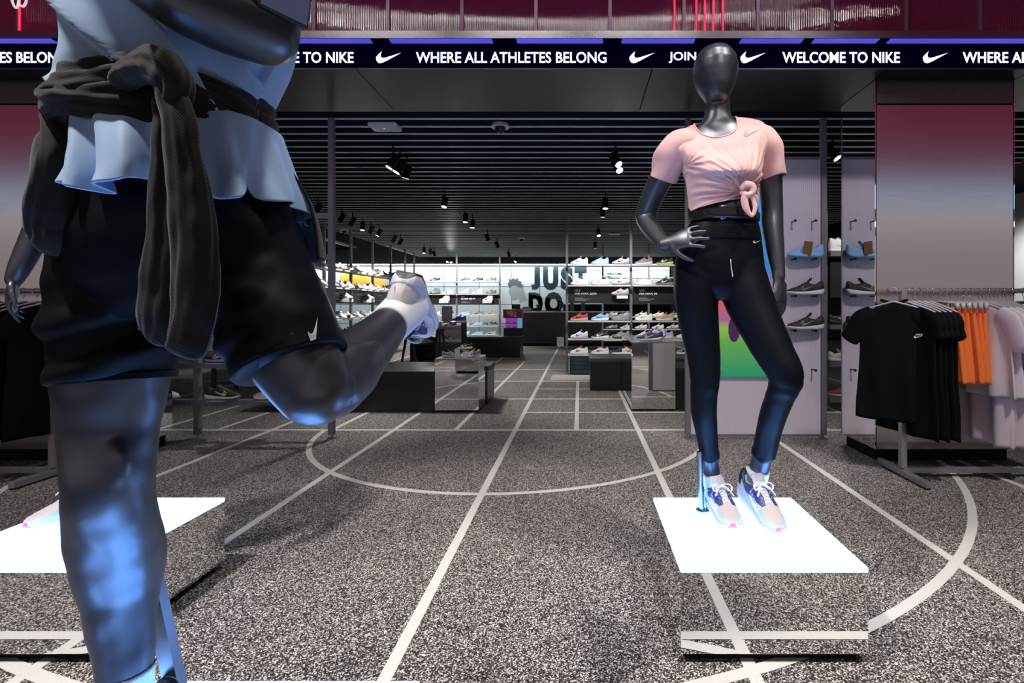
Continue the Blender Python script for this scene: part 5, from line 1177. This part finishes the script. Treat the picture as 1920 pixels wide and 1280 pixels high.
hb_ = MB(); hb_.tube([(0,-.20,-.135,.005,.008),(0,-.12,-.105,.006,.010),(0,-.03,-.078,.007,.013),(0,0,-.07,.008,.016),(0,.03,-.078,.007,.013),(0,.12,-.105,.006,.010),(0,.20,-.135,.005,.008)], 26, 10, ref=(1,0,0)); HBAR = hb_.mesh('hanger_arms', mat('clear_plastic', (.70,.68,.74), .12, trans=.35, spec=.6), True)
hc = MB(); hc.tube([(0,-.15,-.085,.004,.006),(0,0,-.07,.006,.014),(0,.15,-.085,.004,.006)], 14, 10, ref=(1,0,0))
for s_ in (-1, 1): hc.box(-.008, .008, s_*.15-.012, s_*.15+.012, -.125, -.08)
HCLIP = hc.mesh('clip_bar', MATS['clear_plastic'], True)
def hanger(x, y, h, rz, label, clip=False, group='hangers on the clothes rails'):
    t = thing('clothes_hanger', label, 'hanger', (x, y, h-.001), rz, group); obj('hook', HOOK, t); obj('clip_bar' if clip else 'hanger_arms', HCLIP if clip else HBAR, t); return t
def garment_mesh(outline, name, m_, thick=.022, fold=.012, seed=0., nz=40, ny=26):
    """cloth hanging in its local Y-Z plane. outline(v)->(half width left, half width right) for v 0 top .. 1 bottom; closed body with folds"""
    L_, T_ = outline['len'], outline['top']; rr = []
    for i in range(nz+1):
        v = i/nz; wl, wr = outline['w'](v); z = T_-L_*v; ring = []
        for j in range(ny*2):
            a = j/(ny*2)*2*math.pi; c, s_ = math.cos(a), math.sin(a); y = (wr if c > 0 else wl)*np.sign(c)*abs(c)**.75
            th = thick*(.55+.6*v)*np.sign(s_)*abs(s_)**.6*(1 if i else .3)
            x = th+fold*v*math.sin(y*38+seed+2*v)+.004*noise.noise(Vector((y*9+seed, z*6, th*20)))
            zz = z-(abs(y)*outline.get('slope', 0.)*(1-v)**3)+.006*v*math.sin(y*30+seed)
            ring.append((x, y, zz))
        rr.append(ring)
    mb = MB(); mb.rings(rr); return mb
def add_sleeves(mb, T_, half, ln, drop, wd, thick):
    for s_ in (-1, 1):
        mb.tube([(0, s_*(half-.05), T_-.075, wd*.8, thick), (0, s_*(half+.01), T_-.12, wd, thick*1.1), (.004, s_*(half+ln*.55), T_-.12-drop*.55, wd*.95, thick*1.15), (.008, s_*(half+ln), T_-.12-drop, wd*.9, thick*1.1)], 16, 20, ref=(1,0,0))
def tee(name, m_, L_=.70, half=.235, seed=0., sl=(.075,.15,.075), fold=.010, thick=.020):
    def w(v): 
        a = .075+(half-.075)*min(1, (v/.10))**.7; b_ = a-.012*math.sin(min(1, v*1.2)*math.pi)+.02*v; return b_, b_
    mb = garment_mesh(dict(len=L_, top=-.075, w=w, slope=.22), name, m_, thick, fold, seed); add_sleeves(mb, -.075, half-.03, sl[0]+.03, sl[1], sl[2], thick); me = mb.mesh(name, m_, True); return me
def shorts_mesh(m_, seed=0., L_=.47, half=.17):
    def w(v): a = half*(.86+.34*v); return a, a
    mb = garment_mesh(dict(len=L_, top=-.115, w=w), 'shorts', m_, .030, .020, seed, 34, 34)
    return mb.mesh('shorts', m_, True)
def waistband(m_, half=.15):
    rr = []
    for i in range(5):
        z = -.108-.012*i
        rr.append([(.026*math.sin(a)*(1+.12*math.sin(a*16)), half*math.cos(a)*(1+.02*math.sin(a*14+i)), z) for a in np.linspace(0, 2*math.pi, 49)[:-1]])
    mb = MB(); mb.rings(rr); return mb.mesh('waistband', m_, True)
M_GBLK = cloth((.0035,.0035,.005), 'garment_black', .8, .0); M_GWHT = cloth((.72,.66,.70), 'garment_white', .8, .2); M_GORG = cloth((.85,.17,.02), 'garment_orange', .75, .3); M_GBLU = cloth((.05,.20,.42), 'garment_blue', .75, .3); M_GLIL = cloth((.64,.54,.62), 'garment_lilac', .8, .2)
POLO = tee('shirt_body', M_GBLK, .78, .205, .5, (.06,.13,.07), .008)
TB = [tee('shirt_body', M_GBLK, .86, .215, s_, (.0,.10,.05), .012) for s_ in (0., 2.)]; TW = [tee('shirt_body', M_GWHT, .60, .225, s_, (.05,.16,.065), .020, .020) for s_ in (1., 3.)]
LW_ = [tee('shirt_body', M_GLIL, .84, .185, s_, (.0,.12,.045), .03, .026) for s_ in (2., 4.)]; SO_ = [shorts_mesh(M_GORG, s_) for s_ in (0., 1.7, 3.1)]; SB_ = [shorts_mesh(M_GBLU, s_) for s_ in (.5, 2.2)]; WO = waistband(M_GORG); WB = waistband(M_GBLU)
cl = MB(); cl.tube([(0,-.07,-.062,.010,.016),(.018,-.035,-.075,.010,.016),(.024,0,-.082,.010,.016),(.018,.035,-.075,.010,.016),(0,.07,-.062,.010,.016)], 18, 12, ref=(1,0,0)); COLLAR = cl.mesh('collar', M_GBLK, True)
RY, RH = 3.31, 1.225
clothes_rack(2.06, 3.60, RY, RH, 'grey floor rail in front of the right pillar hung with clothes')
def garment(name, me, label, cat, x, y, h, rz, group, extra=()):
    t = thing(name, label, cat, (x, y, h), rz, group); obj(me.name.split('.')[0], me, t)
    for e_ in extra: obj(e_.name.split('.')[0], e_, t)
    return t
# first polo faces the aisle
hanger(2.072, RY, RH, R(50), 'foremost clear hanger turned to the aisle, holding the black polo')
p = garment('polo_shirt', POLO, 'black polo shirt with small white chest emblem, turned to the aisle', 'shirt', 2.072, RY, RH, R(50), None, (COLLAR,))
fc = lambda u, w_: (-.030, -.112+(-u)*.050, -.305+w_*.050*.9)
m_ = MB(); flat_poly(m_, SWOOSH, fc); ce = m_.build('chest_emblem', M_WHITEP, p)
me = text_mesh('NIKE', 1., .02, 1., .001); a = verts_of(me); a -= a.min(0); a /= np.array((a[:,0].max(), a[:,1].max(), 1.)); set_verts(me, np.stack([np.full(len(a), -.030)-a[:,2], -.126-a[:,0]*.034, -.288+a[:,1]*.011], 1)); me.materials.clear(); me.materials.append(M_WHITEP); obj('chest_lettering', me, p)
m_ = MB(); m_.box(-.012, -.009, -.02, .02, -.118, -.10); m_.build('neck_label', M_GBLK, p)
xs_ = [2.155+.040*i for i in range(5)]
for i, x in enumerate(xs_):
    hanger(x, RY, RH, R(14-2*i), 'clear hanger holding a black shirt, %s behind the polo' % ORD[i]); garment('black_shirt', TB[i % 2], 'plain black shirt hanging %s behind the turned polo' % ORD[i], 'shirt', x, RY, RH, R(14-2*i), 'black shirts on the right rail')
xs_ = [2.365+.042*i for i in range(6)]
for i, x in enumerate(xs_):
    hanger(x, RY, RH, R(4-2*i), 'clip hanger holding orange shorts, %s from the left' % ORD[i], True); garment('orange_shorts', SO_[i % 3], 'bright orange shorts hanging %s from the left on the right rail' % ORD[i], 'shorts', x, RY, RH, R(4-2*i), 'orange shorts on the right rail', (WO,))
xs_ = [2.632+.052*i for i in range(5)]
for i, x in enumerate(xs_):
    hanger(x, RY, RH, R(8-3*i), 'clear hanger holding a white shirt, %s from the left' % ORD[i]); garment('white_shirt', TW[i % 2], 'thick white T-shirt hanging %s after the orange shorts' % ORD[i], 'shirt', x, RY, RH, R(8-3*i), 'white shirts on the right rail')
for i, x in enumerate((2.648, 2.70, 2.752, 2.804)):
    garment('long_shirt', LW_[i % 2], 'long pale lilac shirt hanging low below the white shirts, %s from the left' % ORD[i], 'shirt', x+.018, RY+.012, RH-.075, R(5-3*i), 'long pale shirts on the right rail'); hanger(x+.018, RY+.012, RH, 0, 'clear hanger between the white shirts, %s of the long shirts' % ORD[i])
for i, x in enumerate((2.93, 2.98, 3.03)):
    hanger(x, RY, RH, 0, 'clip hanger holding blue shorts, %s from the left' % ORD[i], True); garment('blue_shorts', SB_[i % 2], 'blue shorts at the right edge of the rail, %s from the left' % ORD[i], 'shorts', x, RY, RH, 0, 'blue shorts on the right rail', (WB,))
clothes_rack(-4.75, -3.40, RY, RH, 'grey floor rail with black clothes in front of the left pillar')
for i in range(9):
    x = -3.50-.085*i; hanger(x, RY, RH, R(-10+3*i), 'hanger on the left rail, %s from the aisle' % ORD[i]); garment('black_shirt', TB[i % 2], 'black shirt on the left rail, %s from the aisle' % ORD[i], 'shirt', x, RY, RH, R(-10+3*i), 'black shirts on the left rail')
